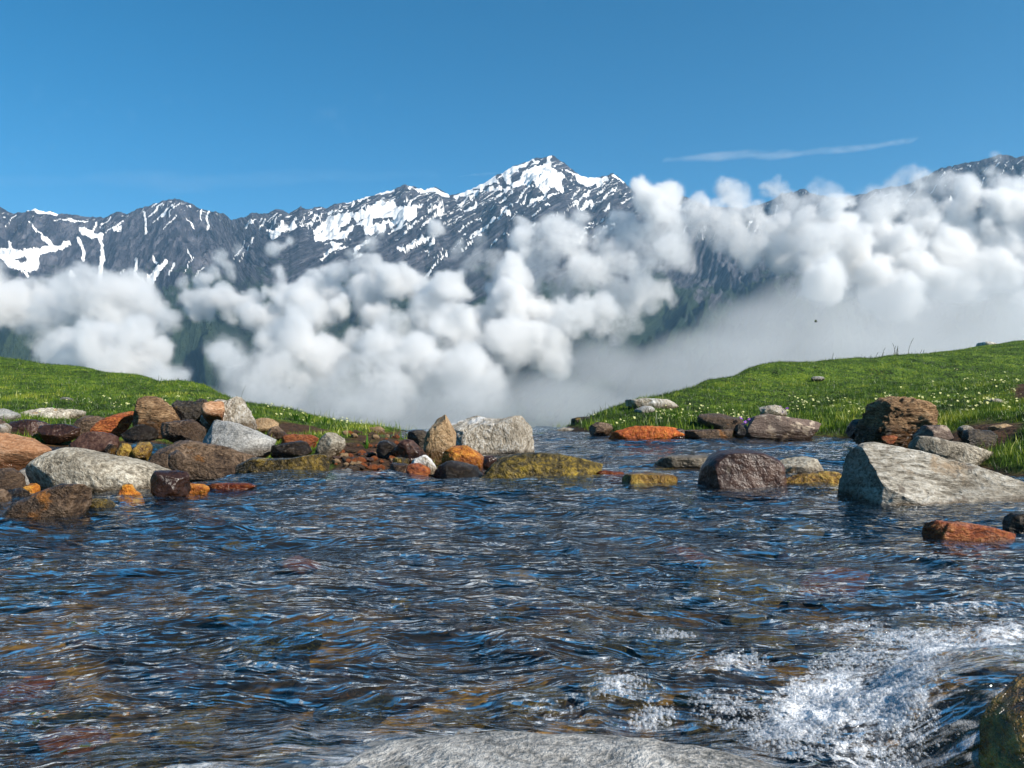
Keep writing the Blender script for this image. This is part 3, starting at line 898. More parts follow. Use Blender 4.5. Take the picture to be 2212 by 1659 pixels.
def water_material():
    m = Nodes('stream_water')
    geo = m.n('NewGeometry')
    pos = geo.outputs['Position']
    p1 = m.map(pos, (1.0, 2.7, 1.0), (0, 0, 0.20))
    warp = m.n('TexNoise', {'Scale': 3.0, 'Detail': 2.0}); m.put(warp.inputs['Vector'], p1)
    wp = m.n('VectorMath', operation='ADD'); m.put(wp.inputs[0], p1)
    ws = m.n('VectorMath', operation='SCALE'); ws.inputs['Scale'].default_value = 0.25; m.put(ws.inputs[0], warp.outputs['Color'])
    m.t.links.new(ws.outputs[0], wp.inputs[1])
    v = wp.outputs[0]
    def ridge(scale, det):
        a = m.math('ABSOLUTE', m.math('SUBTRACT', m.noise(v, scale, det, 0.55), 0.5))
        return m.math('MULTIPLY', m.math('POWER', a, 0.75), -1.0)
    b1 = m.bump(ridge(5.0, 2), 1.0, 0.080)
    b2 = m.bump(ridge(16, 2), 1.0, 0.014, b1)
    # mirror share by angle, the same from above and from below
    dt = m.n('VectorMath', operation='DOT_PRODUCT'); m.put(dt.inputs[0], b2); m.put(dt.inputs[1], geo.outputs['Incoming'])
    cs = m.math('MINIMUM', m.math('ABSOLUTE', dt.outputs['Value']), 1.0)
    fr = m.math('ADD', 0.03, m.math('MULTIPLY', 0.97, m.math('POWER', m.math('SUBTRACT', 1.0, cs), 2.75)))
    gl = m.n('BsdfGlossy', {'Color': (1, 1, 1), 'Roughness': 0.03, 'Normal': b2})
    tr = m.n('BsdfTransparent', {'Color': (0.77, 0.83, 0.88)})
    mx = m.n('MixShader'); m.put(mx.inputs[0], fr); m.put(mx.inputs[1], tr.outputs[0]); m.put(mx.inputs[2], gl.outputs[0])
    # white water
    fo = m.at('foam')
    br = m.noise(pos, 75, 5, 0.75)
    ff = m.ramp(m.math('ADD', fo, m.math('MULTIPLY', m.math('SUBTRACT', br, 0.5), 1.9)), [(0.34, 0.0), (0.72, 1.0)])
    # thin sheets of water drawn out along the flow
    sh = m.at('sheet')
    sv = m.map(pos, (1.0, 5.0, 3.0), (0, 0, -0.55))
    sn = m.noise(sv, 16, 4, 0.65, 0.6)
    sf = m.math('MULTIPLY', sh, m.ramp(sn, [(0.48, 0.0), (0.66, 0.42)]))
    fd = m.n('BsdfDiffuse', {'Color': (0.85, 0.87, 0.90)})
    m.put(fd.inputs['Normal'], m.bump(m.noise(pos, 190, 3, 0.75), 1.0, 0.007))
    mx2 = m.n('MixShader'); m.put(mx2.inputs[0], m.math('MAXIMUM', ff, sf)); m.t.links.new(mx.outputs[0], mx2.inputs[1]); m.t.links.new(fd.outputs[0], mx2.inputs[2])
    m.t.links.new(mx2.outputs[0], m.out.inputs['Surface'])
    return m.m


def build_water():
    nu, nd = 660, 540
    u = np.linspace(-420, 2640, nu)
    d = 0.38 * (9.2 / 0.38) ** np.linspace(0, 1, nd)
    U, D = np.meshgrid(u, d, indexing='ij')
    X = (U - PW / 2) / PH * (D + 0.15); Y = D
    Z = water_z(X, Y)
    fm = foam_mask(X, Y)
    me = mesh_np('water', np.stack([X, Y, Z], 2).reshape(-1, 3), grid_faces(nu, nd))
    attr(me, 'foam', fm)
    sh = np.zeros(X.shape)
    for (cx, cy, rx, ry, rot, h) in DRAPED:
        sh = np.maximum(sh, bump_at(X, Y, cx, cy, rx * 1.1, ry * 1.1, rot) * (1.0 if h > 0.05 else 0.8))
    attr(me, 'sheet', sh)
    o = obj('stream_water', me, water_material())
    tag(o, 'rippling clear stream reflecting the deep blue sky', None, None, 'structure')


build_ground()
if 'water' not in SKIP:
    build_water()
print('ground', round(time.time() - T0, 1))
# ------------------------------------------------------------------ stones
def rock_material(name, stops, scale=9.0, rough=0.8, streak=None, spots=None, bump=0.7, sheen=None, grain=60.0):
    """stops: colours from dark to light; streak: stretch of the grain; spots: (colour, threshold, scale)"""
    m = Nodes(name)
    tc = m.n('TexCoord').outputs['Object']
    oi = m.n('ObjectInfo')
    rnd = m.n('VectorMath', operation='SCALE'); rnd.inputs[0].default_value = (31.0, 17.0, 23.0)
    m.put(rnd.inputs['Scale'], oi.outputs['Random'])
    add = m.n('VectorMath', operation='ADD'); m.put(add.inputs[0], tc); m.t.links.new(rnd.outputs[0], add.inputs[1])
    v = add.outputs[0]
    vs = m.map(v, streak or (1, 1, 1), (0.3, 0.25, 0.2))
    n1 = m.noise(vs, scale, 6, 0.62, 0.6); n2 = m.noise(vs, grain, 4, 0.7); n3 = m.noise(v, scale * 0.35, 3, 0.5)
    f = m.math('ADD', m.math('MULTIPLY', n1, 0.42), m.math('MULTIPLY', n2, 0.58))
    k = len(stops)
    c = m.ramp(f, [(0.40 + 0.20 * i / (k - 1), s) for i, s in enumerate(stops)])
    c = m.mix(m.ramp(n3, [(0.40, 0.0), (0.62, 0.55)]), c, stops[0])
    if spots:
        for (col, th, sc) in spots:
            c = m.mix(m.ramp(m.noise(v, sc, 5, 0.6, 0.4), [(th, 0.0), (th + 0.05, 0.9)]), c, col)
    crack = m.n('TexVoronoi', {'Scale': scale * 0.5}, feature='DISTANCE_TO_EDGE'); m.put(crack.inputs['Vector'], m.map(vs, (1, 1, 1), (0.5, 0.2, 0.9)))
    cf = m.ramp(crack.outputs['Distance'], [(0.0, 0.45), (0.035, 0.0)])
    c = m.mix(m.math('MULTIPLY', cf, m.ramp(n1, [(0.45, 0.0), (0.6, 1.0)])), c, stops[0])
    wet = m.at('wet')
    wcol = m.mix(1.0, c, (0.40, 0.34, 0.28), 'MULTIPLY')
    c = m.mix(wet, c, wcol)
    r = m.math('SUBTRACT', rough, m.math('MULTIPLY', wet, rough - 0.16))
    r = m.math('ADD', r, m.math('MULTIPLY', m.math('SUBTRACT', n2, 0.5), 0.2))
    h = m.math('ADD', m.math('MULTIPLY', n1, 1.0), m.math('MULTIPLY', n2, 0.35))
    m.surf(c, r, m.bump(h, min(1.0, bump * 1.3), 0.06), Specular_IOR_Level=0.4)
    return m.m


RM = {
 'granite': rock_material('speckled_granite', [(0.10, 0.085, 0.06), (0.40, 0.35, 0.27), (0.70, 0.65, 0.54)], 8, 0.8, (1, 1.6, 1), [((0.36, 0.20, 0.06), 0.61, 4), ((0.12, 0.10, 0.07), 0.60, 9)], 0.5, grain=60),
 'slab': rock_material('pale_slab_rock', [(0.13, 0.11, 0.08), (0.44, 0.40, 0.33), (0.68, 0.65, 0.58)], 6, 0.8, (0.6, 1.6, 2.2), [((0.30, 0.22, 0.14), 0.60, 3), ((0.16, 0.13, 0.10), 0.62, 11)], 0.9, grain=38),
 'grey': rock_material('pale_grey_rock', [(0.11, 0.11, 0.10), (0.34, 0.33, 0.31), (0.56, 0.55, 0.52)], 7, 0.8, (1, 1, 1.6), [((0.15, 0.14, 0.12), 0.60, 10)], 0.45, grain=90),
 'white': rock_material('white_veined_rock', [(0.16, 0.13, 0.09), (0.50, 0.44, 0.35), (0.78, 0.76, 0.71)], 9, 0.8, (1.6, 1, 1), [((0.78, 0.77, 0.75), 0.53, 3.2)], 0.8, grain=60),
 'tan': rock_material('tan_rock', [(0.16, 0.095, 0.045), (0.34, 0.22, 0.11), (0.50, 0.36, 0.22)], 8, 0.8, None, [((0.10, 0.06, 0.035), 0.68, 12)], 0.5, grain=70),
 'brown': rock_material('brown_rock', [(0.045, 0.028, 0.018), (0.15, 0.095, 0.055), (0.30, 0.21, 0.14)], 9, 0.6, (1, 1, 1.5), [((0.36, 0.15, 0.03), 0.60, 5)], 0.8, grain=50),
 'crumbly': rock_material('crumbly_brown_rock', [(0.08, 0.04, 0.016), (0.36, 0.21, 0.10), (0.58, 0.39, 0.22)], 12, 0.9, (1, 1, 3.5), None, 1.0, grain=40),
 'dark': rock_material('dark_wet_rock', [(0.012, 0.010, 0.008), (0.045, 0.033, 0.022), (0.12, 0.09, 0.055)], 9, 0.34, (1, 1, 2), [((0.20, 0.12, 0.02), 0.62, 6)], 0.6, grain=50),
 'maroon': rock_material('maroon_rock', [(0.018, 0.009, 0.006), (0.055, 0.024, 0.015), (0.11, 0.06, 0.04)], 5, 0.42, None, [((0.13, 0.10, 0.07), 0.68, 9)], 0.3, grain=40),
 'orange': rock_material('orange_rock', [(0.20, 0.05, 0.006), (0.50, 0.17, 0.012), (0.72, 0.36, 0.05)], 10, 0.55, None, None, 0.7, grain=45),
 'vermilion': rock_material('vermilion_rock', [(0.24, 0.045, 0.006), (0.62, 0.13, 0.012), (0.75, 0.28, 0.04)], 11, 0.5, (1, 1, 0.6), None, 0.8, grain=45),
 'rust': rock_material('rusty_red_rock', [(0.14, 0.03, 0.008), (0.36, 0.085, 0.015), (0.55, 0.22, 0.06)], 9, 0.6, (1, 1, 2.0), None, 0.6, grain=50),
 'sandstone': rock_material('orange_sandstone', [(0.22, 0.10, 0.045), (0.42, 0.21, 0.10), (0.60, 0.38, 0.24)], 6, 0.8, (1, 1, 2.5), None, 0.5, grain=55),
 'moss': rock_material('mossy_yellow_rock', [(0.02, 0.016, 0.006), (0.09, 0.065, 0.014), (0.32, 0.22, 0.025)], 9, 0.5, None, [((0.42, 0.29, 0.02), 0.60, 8)], 1.0, grain=42),
 'lichen': rock_material('lichen_slab', [(0.10, 0.065, 0.05), (0.17, 0.12, 0.095), (0.24, 0.18, 0.14)], 6, 0.75, (1, 1, 2), [((0.46, 0.37, 0.28), 0.56, 9)], 0.5, grain=60),
 'gold': rock_material('golden_stone', [(0.10, 0.05, 0.012), (0.34, 0.20, 0.03), (0.60, 0.42, 0.08)], 10, 0.5, None, None, 0.8, grain=40),
}

_ico = {}


def ico(level):
    if level not in _ico:
        bm = bmesh.new()
        bmesh.ops.create_icosphere(bm, subdivisions=level, radius=1.0)
        bm.verts.ensure_lookup_table()
        v = np.array([p.co[:] for p in bm.verts]); f = np.array([[q.index for q in p.verts] for p in bm.faces])
        bm.free(); _ico[level] = (v, f)
    return _ico[level]


def rock_shape(outline, depth, seed, level=5, rough=0.06, facets=6, box=0.75, cut=0.72, planes=()):
    """stone body whose front view follows outline [(x, z)] in metres about its middle; depth = half depth"""
    v, f = ico(level)
    rs = np.random.RandomState(seed)
    x, y, z = v[:, 0], v[:, 1], v[:, 2]
    th = np.arctan2(z, x); rho = np.sqrt(x * x + z * z)
    poly = np.array(outline, float)
    # distance from the middle to the outline, in every direction
    T = np.linspace(-math.pi, math.pi, 361)
    R = np.zeros(361)
    n = len(poly)
    for i in range(n):
        a, b = poly[i], poly[(i + 1) % n]
        e = b - a
        den = np.cos(T) * e[1] - np.sin(T) * e[0]
        with np.errstate(divide='ignore', invalid='ignore'):
            t = (a[0] * e[1] - a[1] * e[0]) / den
            s = (a[0] * np.sin(T) - a[1] * np.cos(T)) / den
        ok = (t > 0) & (s >= -1e-6) & (s <= 1 + 1e-6)
        R = np.where(ok & (t > R), t, R)
    R = np.where(R <= 0, R[R > 0].mean(), R)
    Rs = R.copy()
    for k in range(2):
        Rs[1:-1] = 0.25 * Rs[:-2] + 0.5 * Rs[1:-1] + 0.25 * Rs[2:]
    r = np.interp(th, T, Rs)
    g = rho ** box
    yy = np.sign(y) * np.abs(y) ** box * depth
    p = np.stack([r * g * np.cos(th), yy, r * g * np.sin(th)], 1)
    size = float(R.mean())
    ext = [(p[:, k].min(), p[:, k].max()) for k in (0, 2)]
    # flat chips
    for k in range(facets):
        d = rs.normal(size=3); d[1] = -abs(d[1]) if k % 2 else d[1]; d /= np.linalg.norm(d)
        proj = p @ d
        lim = proj.max() * rs.uniform(cut - 0.06, cut + 0.2)
        over = np.maximum(proj - lim, 0)
        p = p - d[None, :] * (over * 0.95)[:, None]
    for (d, k) in planes:
        d = np.array(d, float); d /= np.linalg.norm(d)
        proj = p @ d
        p = p - d[None, :] * np.maximum(proj - proj.max() * k, 0)[:, None]
    q = p / size
    nrm = q / (np.linalg.norm(q, axis=1, keepdims=True) + 1e-9)
    o = seed * 3.7
    dsp = fbm(q[:, 0] * 1.3 + o, q[:, 1] * 1.3, q[:, 2] * 1.3, octaves=3, seed=seed % 97) * rough * 1.3
    dsp = dsp + fbm(q[:, 0] * 4 + o, q[:, 1] * 4, q[:, 2] * 6, octaves=4, seed=seed % 89 + 3, ridged=True, gain=0.6) * rough * 0.55
    if level >= 5:
        dsp = dsp + fbm(q[:, 0] * 11 + o, q[:, 1] * 11, q[:, 2] * 15, octaves=3, seed=seed % 83 + 9, ridged=True, gain=0.65) * rough * 0.22
    p = p + nrm * (dsp * size)[:, None]
    for k, (a, b) in zip((0, 2), ext):
        lo_, hi_ = p[:, k].min(), p[:, k].max()
        p[:, k] = a + (p[:, k] - lo_) * (b - a) / (hi_ - lo_)
    return p, f


def add_rock(name, label, mat, px, top, base, w, z=None, D=None, depth=0.8, outline=None, seed=1, group=None, cat='rock', wet=None, lean=0.0, level=5, rough=0.07, facets=6, box=0.75, sink=0.25, cut=0.72, wetband=0.05, planes=()):
    """px, top, base, w: where it shows; z: height of the waterline or ground at its foot, or D: its distance"""
    if D is None:
        D = (CAM_H - z) / ((base - PH / 2) / PH)
    z0 = CAM_H + (PH / 2 - base) / PH * D
    s = D / PH
    hw = w * s / 2; hh = (base - top) * s
    half = min(hw, max(hh, hw * 0.5)) * depth
    Dc = D + half * 0.75
    s2 = Dc / PH
    if outline is None:
        rs = np.random.RandomState(seed * 7 + 1)
        out = []
        mid = (hh - 0) * 0.32
        n = 14
        for k in range(n):
            a = 2 * math.pi * k / n
            e = 0.8
            cx, cz = np.sign(math.cos(a)) * abs(math.cos(a)) ** e, np.sign(math.sin(a)) * abs(math.sin(a)) ** e
            j = 1 + rs.uniform(-0.10, 0.08)
            zz = cz * j * (hh - mid) * (1 + lean * cx * 0.6) if cz > 0 else cz * (mid + hh * sink + 0.02)
            out.append((cx * hw * j * s2 / s, zz * s2 / s))
        ox = (px - PW / 2) / PH * Dc; oz = z0 + mid
    else:
        xs = [p[0] for p in outline]; ys = [p[1] for p in outline]
        cx, cyy = (min(xs) + max(xs)) / 2, min(ys) * 0.45 + max(ys) * 0.55
        ox, _, oz = at(cx, cyy, Dc)
        lowest = max(ys)
        out = []
        for (qx, qy) in outline:
            zz = (cyy - qy) * s2
            if qy > lowest - (lowest - min(ys)) * 0.28: zz -= hh * sink + 0.015
            out.append(((qx - cx) * s2, zz))
    p, f = rock_shape(out, half, seed, level, rough, facets, box, cut, planes)
    me = mesh_np(name, p, f)
    zz = p[:, 2] + oz
    if wet is None:
        wl = z0
        wv = 1 - smooth(wl + wetband * 0.3, wl + wetband * 1.3, zz + 0.012 * fbm(p[:, 0] * 20, p[:, 1] * 20, p[:, 2] * 20, octaves=2, seed=5))
    else:
        wv = np.full(len(p), float(wet))
    attr(me, 'wet', wv)
    o = obj(name, me, RM[mat])
    o.location = (ox, Dc, oz)
    tag(o, label, cat, group)
    return o


def R(*a, **k):
    R.n += 1
    k.setdefault('seed', 100 + R.n * 13)
    if a[0] == 'boulder': k.setdefault('level', 6)
    k['rough'] = k.get('rough', 0.07) * 1.2
    k['facets'] = k.get('facets', 6) + 8
    return add_rock(*a, **k)


R.n = 0
B, ST = 'boulder', 'stone'
# --- near left
R(B, 'long rounded granite boulder lying across the left shore, ochre stains on its top', 'granite', 235, 966, 1064, 352, z=0.0, depth=0.6, rough=0.04, facets=-6, box=0.92, wetband=0.03,
  outline=[(57, 1012), (67, 996), (100, 977), (140, 966), (175, 967), (220, 977), (275, 989), (325, 1002), (362, 1014), (390, 1029), (405, 1044), (400, 1056), (375, 1064), (330, 1069), (250, 1066), (200, 1060), (110, 1058), (75, 1047), (60, 1027)])
R(ST, 'dark brown wet stone leaning on the right end of the long granite boulder', 'maroon', 366, 1018, 1067, 84, D=2.78, depth=0.7, wet=0.5, rough=0.05)
R(B, 'dark wet elongated stone in front of the long granite boulder, sloping down to the left', 'brown', 85, 1042, 1121, 200, z=0.0, depth=0.45, facets=4, rough=0.05, wet=0.55,
  outline=[(-20, 1118), (50, 1080), (95, 1054), (125, 1043), (155, 1043), (178, 1049), (188, 1062), (186, 1078), (162, 1095), (125, 1110), (87, 1122), (40, 1126), (-20, 1126)])
R(B, 'orange sandstone boulder cut by the left border above the granite boulder', 'sandstone', 20, 932, 1012, 230, D=3.7, depth=0.6, rough=0.05,
  outline=[(-110, 950), (-60, 932), (0, 932), (37, 936), (75, 947), (110, 967), (97, 982), (70, 1000), (45, 1014), (-20, 1016), (-100, 1010)])
R(ST, 'brown rounded stone under the orange sandstone boulder', 'brown', 5, 1014, 1066, 86, D=2.95, wet=0.2)
R(ST, 'smooth brown stone at the left border below the rounded brown one', 'brown', -5, 1056, 1100, 46, D=2.62, wet=0.6)
R(ST, 'black glistening cobble left of the dark elongated stone', 'dark', 38, 1056, 1082, 44, D=2.72, wet=1, level=4)
R(ST, 'bluish grey stone in the gap behind the granite boulder end', 'grey', 56, 1012, 1052, 48, D=3.2, wet=0.5, level=4)
R(ST, 'small orange wet stone in the gap left of the granite boulder', 'orange', 70, 1046, 1062, 32, D=2.88, wet=0.4, level=4)
R(ST, 'mossy half sunken stone right of the dark elongated stone', 'moss', 205, 1078, 1103, 88, D=2.52, wet=0.6, depth=0.9)
R(ST, 'bright orange pointed stone against the foot of the granite boulder', 'orange', 281, 1044, 1079, 62, z=0.0, depth=0.5, wet=0.15, outline=[(250, 1082), (262, 1062), (272, 1046), (284, 1045), (292, 1060), (305, 1068), (314, 1080)])
R(ST, 'low orange stone awash right of the brown wet stone', 'orange', 408, 1044, 1067, 86, z=0.0, depth=0.6, wet=0.25, level=4)
R(ST, 'reddish brown ledge stone just under the water surface right of the orange ones', 'rust', 500, 1044, 1056, 110, z=0.0, depth=0.5, wet=1, level=4)
# --- left shore, second row
R(ST, 'flat dark brown stone in the narrow blue channel behind the granite boulder', 'maroon', 206, 934, 977, 104, D=4.7, depth=0.7, facets=4, rough=0.04, wet=0.1)
R(ST, 'glistening yellow and white cobble beside the flat dark stone', 'gold', 268, 958, 988, 34, D=4.5, wet=0.5, level=4)
R(ST, 'yellowish wet stone right of the yellow and white cobble', 'gold', 304, 956, 985, 48, D=4.5, wet=0.6, level=4)
R(ST, 'small black shiny cobble at the right tip of the flat dark stone', 'dark', 240, 960, 983, 26, D=4.6, wet=1, level=4)
R(B, 'long brown and ochre streaked slab below the grey granite block', 'brown', 455, 951, 1010, 270, D=4.15, depth=0.5, wet=0.35, rough=0.06,
  outline=[(318, 1000), (345, 976), (390, 957), (430, 951), (500, 965), (560, 985), (592, 1002), (560, 1014), (500, 1016), (400, 1008)])
R(ST, 'small round brown stone in front of the streaked slab', 'brown', 378, 973, 1003, 34, D=3.95, wet=0.4, level=4)
R(B, 'light grey granite block with flat faces and sharp corners among darker stones', 'grey', 512, 907, 986, 170, D=4.5, depth=0.7, facets=8, rough=0.035, cut=0.66,
  outline=[(428, 938), (445, 922), (466, 907), (507, 914), (545, 929), (577, 944), (596, 962), (594, 984), (565, 990), (500, 986), (450, 970)])
R(B, 'rugged white and orange rock standing above the grey granite block', 'white', 497, 856, 925, 110, D=5.25, depth=0.8, facets=9, rough=0.12,
  outline=[(440, 880), (446, 869), (464, 863), (494, 862), (514, 855), (529, 863), (534, 879), (547, 894), (552, 912), (548, 932), (500, 936), (455, 930), (441, 905)])
R(ST, 'orange stained shoulder stone on the left of the rugged white rock', 'sandstone', 462, 864, 905, 50, D=5.15, facets=8, rough=0.09, level=4)
R(B, 'dark grey folded rock between the tan boulder and the rugged white rock', 'dark', 414, 861, 926, 98, D=5.35, depth=0.9, rough=0.14, wet=0)
R(B, 'tan brown boulder with a blunt top next to the orange slanted stone', 'crumbly', 333, 856, 920, 106, D=5.2, depth=0.8, facets=7, rough=0.08,
  outline=[(283, 918), (286, 882), (300, 861), (320, 855), (345, 860), (362, 875), (389, 907), (380, 926), (330, 930), (290, 930)])
R(B, 'low dark brown rock beneath the folded dark rock', 'brown', 388, 908, 948, 102, D=4.85, depth=0.8, wet=0.65)
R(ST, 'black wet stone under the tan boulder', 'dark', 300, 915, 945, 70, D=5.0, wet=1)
R(ST, 'rusty orange slanted stone rising to the right beside the tan boulder', 'rust', 242, 888, 934, 88, D=5.4, depth=0.5, facets=7, wet=0.05,
  outline=[(199, 932), (224, 912), (254, 893), (281, 888), (286, 893), (277, 915), (262, 932), (230, 938)])
R(ST, 'brown flat stone left of the rusty slanted stone', 'brown', 196, 899, 933, 70, D=5.7, depth=0.6, wet=0.3)
R(B, 'low dark stone in the bank wall at the far left', 'maroon', 52, 905, 942, 92, D=5.6, wet=0.3)
R(B, 'low dark brown stone in the bank wall left of the blue channel', 'maroon', 126, 915, 946, 92, D=5.5, wet=0.35)
R(ST, 'pale grey flat slab on the bank edge below the left grass', 'granite', 95, 882, 918, 112, D=6.2, rough=0.08)
R(ST, 'weathered pale slab half grown over by grass on the left bank', 'granite', 152, 884, 906, 66, D=6.3, rough=0.08)
R(ST, 'light grey stone cut by the left border on the bank', 'grey', 8, 884, 912, 62, D=6.0)
R(ST, 'small round speckled stone near the left border above the sandstone boulder', 'white', 6, 914, 936, 34, D=4.6, level=4)
R(ST, 'brown stone at the left border below the light grey one', 'brown', -20, 905, 938, 70, D=5.2)
# --- middle
R(ST, 'tan layered stone under the grass right of the rugged white rock', 'tan', 574, 903, 940, 56, D=6.0, facets=8)
R(ST, 'small brown stone in front of the tan layered stone', 'brown', 596, 922, 944, 44, D=5.6, level=4)
R(ST, 'flat rusty brown stone catching light right of the granite block', 'rust', 646, 936, 964, 78, D=5.1, depth=0.6, wet=0.45)
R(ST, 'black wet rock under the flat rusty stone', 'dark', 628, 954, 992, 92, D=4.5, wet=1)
R(ST, 'squat grey green stone standing in the wet gap left of the rusty gravel', 'granite', 711, 934, 986, 70, D=4.55, facets=8, wetband=0.06, outline=[(677, 982), (685, 955), (700, 937), (722, 934), (746, 948), (744, 972), (725, 988), (690, 990)])
R(ST, 'long olive slab with a thin sheet of water pouring over it', 'moss', 612, 981, 1022, 212, D=3.62, depth=0.6, wet=0.7, rough=0.04,
  outline=[(498, 1030), (530, 1002), (560, 986), (600, 991), (645, 990), (690, 980), (708, 984), (712, 1004), (706, 1030), (600, 1034)])
R(ST, 'dark red wedge of rock tilted to the right near the tan upright stone', 'maroon', 884, 950, 992, 84, D=4.4, depth=0.6, facets=8, outline=[(842, 965), (868, 948), (885, 952), (925, 985), (920, 998), (880, 990), (845, 978)])
R(ST, 'black wet stone left of the dark red wedge', 'dark', 838, 952, 988, 48, D=4.5, wet=1, level=4)
R(ST, 'grey mossy rock behind the tan upright stone', 'dark', 906, 930, 972, 62, D=5.1, wet=0)
R(ST, 'round stone with white top and rusty foot at the water lip', 'white', 913, 986, 1032, 62, D=3.65, wetband=0.05, facets=5, level=4)
R(ST, 'rusty lower stone under the white topped round stone', 'rust', 903, 1003, 1034, 58, D=3.6, wet=0.5, level=4)
R(ST, 'small olive stone below the dark red wedge', 'moss', 867, 988, 1004, 36, D=4.0, wet=0.8, level=4)
R(ST, 'brown wet stone left of the white topped round stone', 'brown', 860, 1000, 1022, 46, D=3.85, wet=0.9, level=4)
R(B, 'tan upright stone shaped like a blunt tooth leaning on the big white boulder', 'tan', 949, 896, 984, 72, D=4.65, depth=0.9, facets=-4, rough=0.06, box=0.55,
  outline=[(914, 968), (919, 950), (930, 926), (941, 902), (959, 896), (977, 901), (985, 920), (983, 947), (980, 970), (962, 988), (930, 988)])
R(B, 'big pale boulder with white streaks at its right end in the middle of the stream', 'white', 1040, 898, 990, 235, D=4.95, depth=0.8, facets=8, rough=0.07, cut=0.70,
  outline=[(930, 940), (940, 920), (974, 905), (1009, 897), (1024, 901), (1059, 911), (1101, 901), (1126, 902), (1131, 914), (1148, 926), (1157, 940), (1154, 966), (1150, 984), (1100, 996), (1040, 998), (970, 990), (935, 975)])
R(ST, 'vivid orange stone in front of the tan upright stone and the big pale boulder', 'orange', 1001, 962, 1005, 94, D=4.15, depth=0.8, facets=6,
  outline=[(954, 990), (962, 972), (984, 963), (1004, 962), (1024, 968), (1040, 982), (1048, 1004), (1010, 1012), (965, 1010)])
R(B, 'black and olive wet stone left of the mossy yellow boulder', 'dark', 990, 994, 1042, 112, D=3.55, depth=0.8, wet=1, rough=0.06, outline=[(936, 1044), (945, 1016), (972, 998), (1008, 994), (1040, 1003), (1050, 1030), (1030, 1050), (960, 1052)])
R(B, 'wide mossy yellow and olive boulder at the lip of the near pool', 'moss', 1148, 976, 1040, 300, D=3.5, depth=0.55, wet=0.25, rough=0.07, facets=4,
  outline=[(996, 1044), (1040, 1008), (1070, 986), (1110, 977), (1150, 977), (1200, 987), (1250, 1002), (1290, 1021), (1306, 1036), (1200, 1048), (1080, 1050)])
R(ST, 'small brown stone wedged between the orange stone and the mossy boulder', 'maroon', 1058, 984, 1006, 30, D=4.05, level=4)
R(ST, 'low brown stone right of the mossy yellow boulder', 'rust', 1322, 1017, 1034, 66, D=3.5, wet=0.9, level=4)
R(ST, 'flat golden mossy stone barely rising from the near pool', 'gold', 1408, 1024, 1049, 122, D=3.22, depth=0.7, wet=0.6)
# --- right side of the stream
R(ST, 'small brown stone at the tip of the right bank', 'brown', 1300, 913, 937, 52, D=6.6)
R(ST, 'bright orange red rock lying along the right bank', 'vermilion', 1398, 920, 948, 160, D=6.0, depth=0.5, wet=0.1, rough=0.09)
R(ST, 'dark stone at the right end of the orange red rock', 'maroon', 1458, 927, 945, 44, D=6.0, level=4)
R(ST, 'low brown stones edge between the orange rock and the lichen slab', 'brown', 1530, 927, 945, 124, D=6.1, depth=0.5, wet=0.4)
R(ST, 'small black stone left of the lichen slab', 'dark', 1600, 914, 940, 26, D=6.1, level=4)
R(B, 'flat brown slab with pale lichen patches at the right bank', 'lichen', 1688, 892, 941, 170, D=6.2, depth=0.6, rough=0.05,
  outline=[(1604, 940), (1618, 914), (1633, 903), (1665, 893), (1696, 900), (1728, 905), (1776, 918), (1776, 928), (1749, 942), (1680, 946)])
R(ST, 'rough pale rock behind the lichen slab', 'white', 1670, 875, 903, 66, D=6.9, rough=0.12)
R(B, 'dark chocolate brown rounded boulder standing in the stream', 'maroon', 1603, 972, 1050, 184, z=0.0, depth=0.75, rough=0.035, facets=-7, box=0.6, wet=0.2, planes=(((-0.05, -0.1, 1), 0.93), ((0, -1, 0.2), 0.80), ((1, -0.2, 0.1), 0.93)),
  outline=[(1508, 1042), (1520, 1010), (1536, 989), (1558, 976), (1600, 971), (1643, 976), (1674, 990), (1688, 1010), (1698, 1052), (1690, 1062), (1600, 1062), (1515, 1056)])
R(ST, 'pale speckled stone half hidden behind the dark chocolate boulder', 'granite', 1722, 989, 1030, 110, D=3.65, depth=0.7)
R(ST, 'golden wet stone between the chocolate boulder and the big right boulder', 'gold', 1762, 1021, 1058, 160, D=3.15, depth=0.55, wet=0.5)
R(ST, 'pale grey stone just under the water left of the chocolate boulder', 'granite', 1480, 985, 1001, 130, D=4.0, depth=0.6, wet=0.7)
R(B, 'largest boulder, pale grey with a steep dark left face, sloping down to the right border', 'slab', 2070, 955, 1092, 480, z=0.0, depth=0.85, rough=0.045, facets=-6, cut=0.82, box=0.8, level=7, planes=(((0.12, -0.72, 0.68), 0.42), ((-1, -0.2, 0.1), 0.86)), wetband=0.02,
  outline=[(1832, 1075), (1840, 1030), (1848, 1000), (1866, 974), (1890, 957), (1918, 955), (1987, 968), (2047, 986), (2107, 1002), (2153, 1019), (2210, 1040), (2300, 1068), (2330, 1100), (2230, 1118), (2100, 1112), (1956, 1104), (1881, 1092)])
R(B, 'crumbly rust brown boulder with a black undercut below the right grass slope', 'crumbly', 1950, 855, 938, 180, D=5.0, depth=0.8, rough=0.13, facets=6,
  outline=[(1858, 936), (1885, 890), (1905, 866), (1932, 855), (2002, 858), (2034, 882), (2022, 910), (1995, 930), (1950, 944), (1890, 946)])
R(ST, 'black overhung stone in the shadow left of the crumbly boulder', 'dark', 1874, 905, 938, 80, D=5.3, wet=0)  # dark body added where only the boulder's shadow side and undercut lie
R(ST, 'pinkish wet stone at the foot of the crumbly boulder', 'lichen', 2014, 918, 950, 80, D=4.5, wet=0.4)
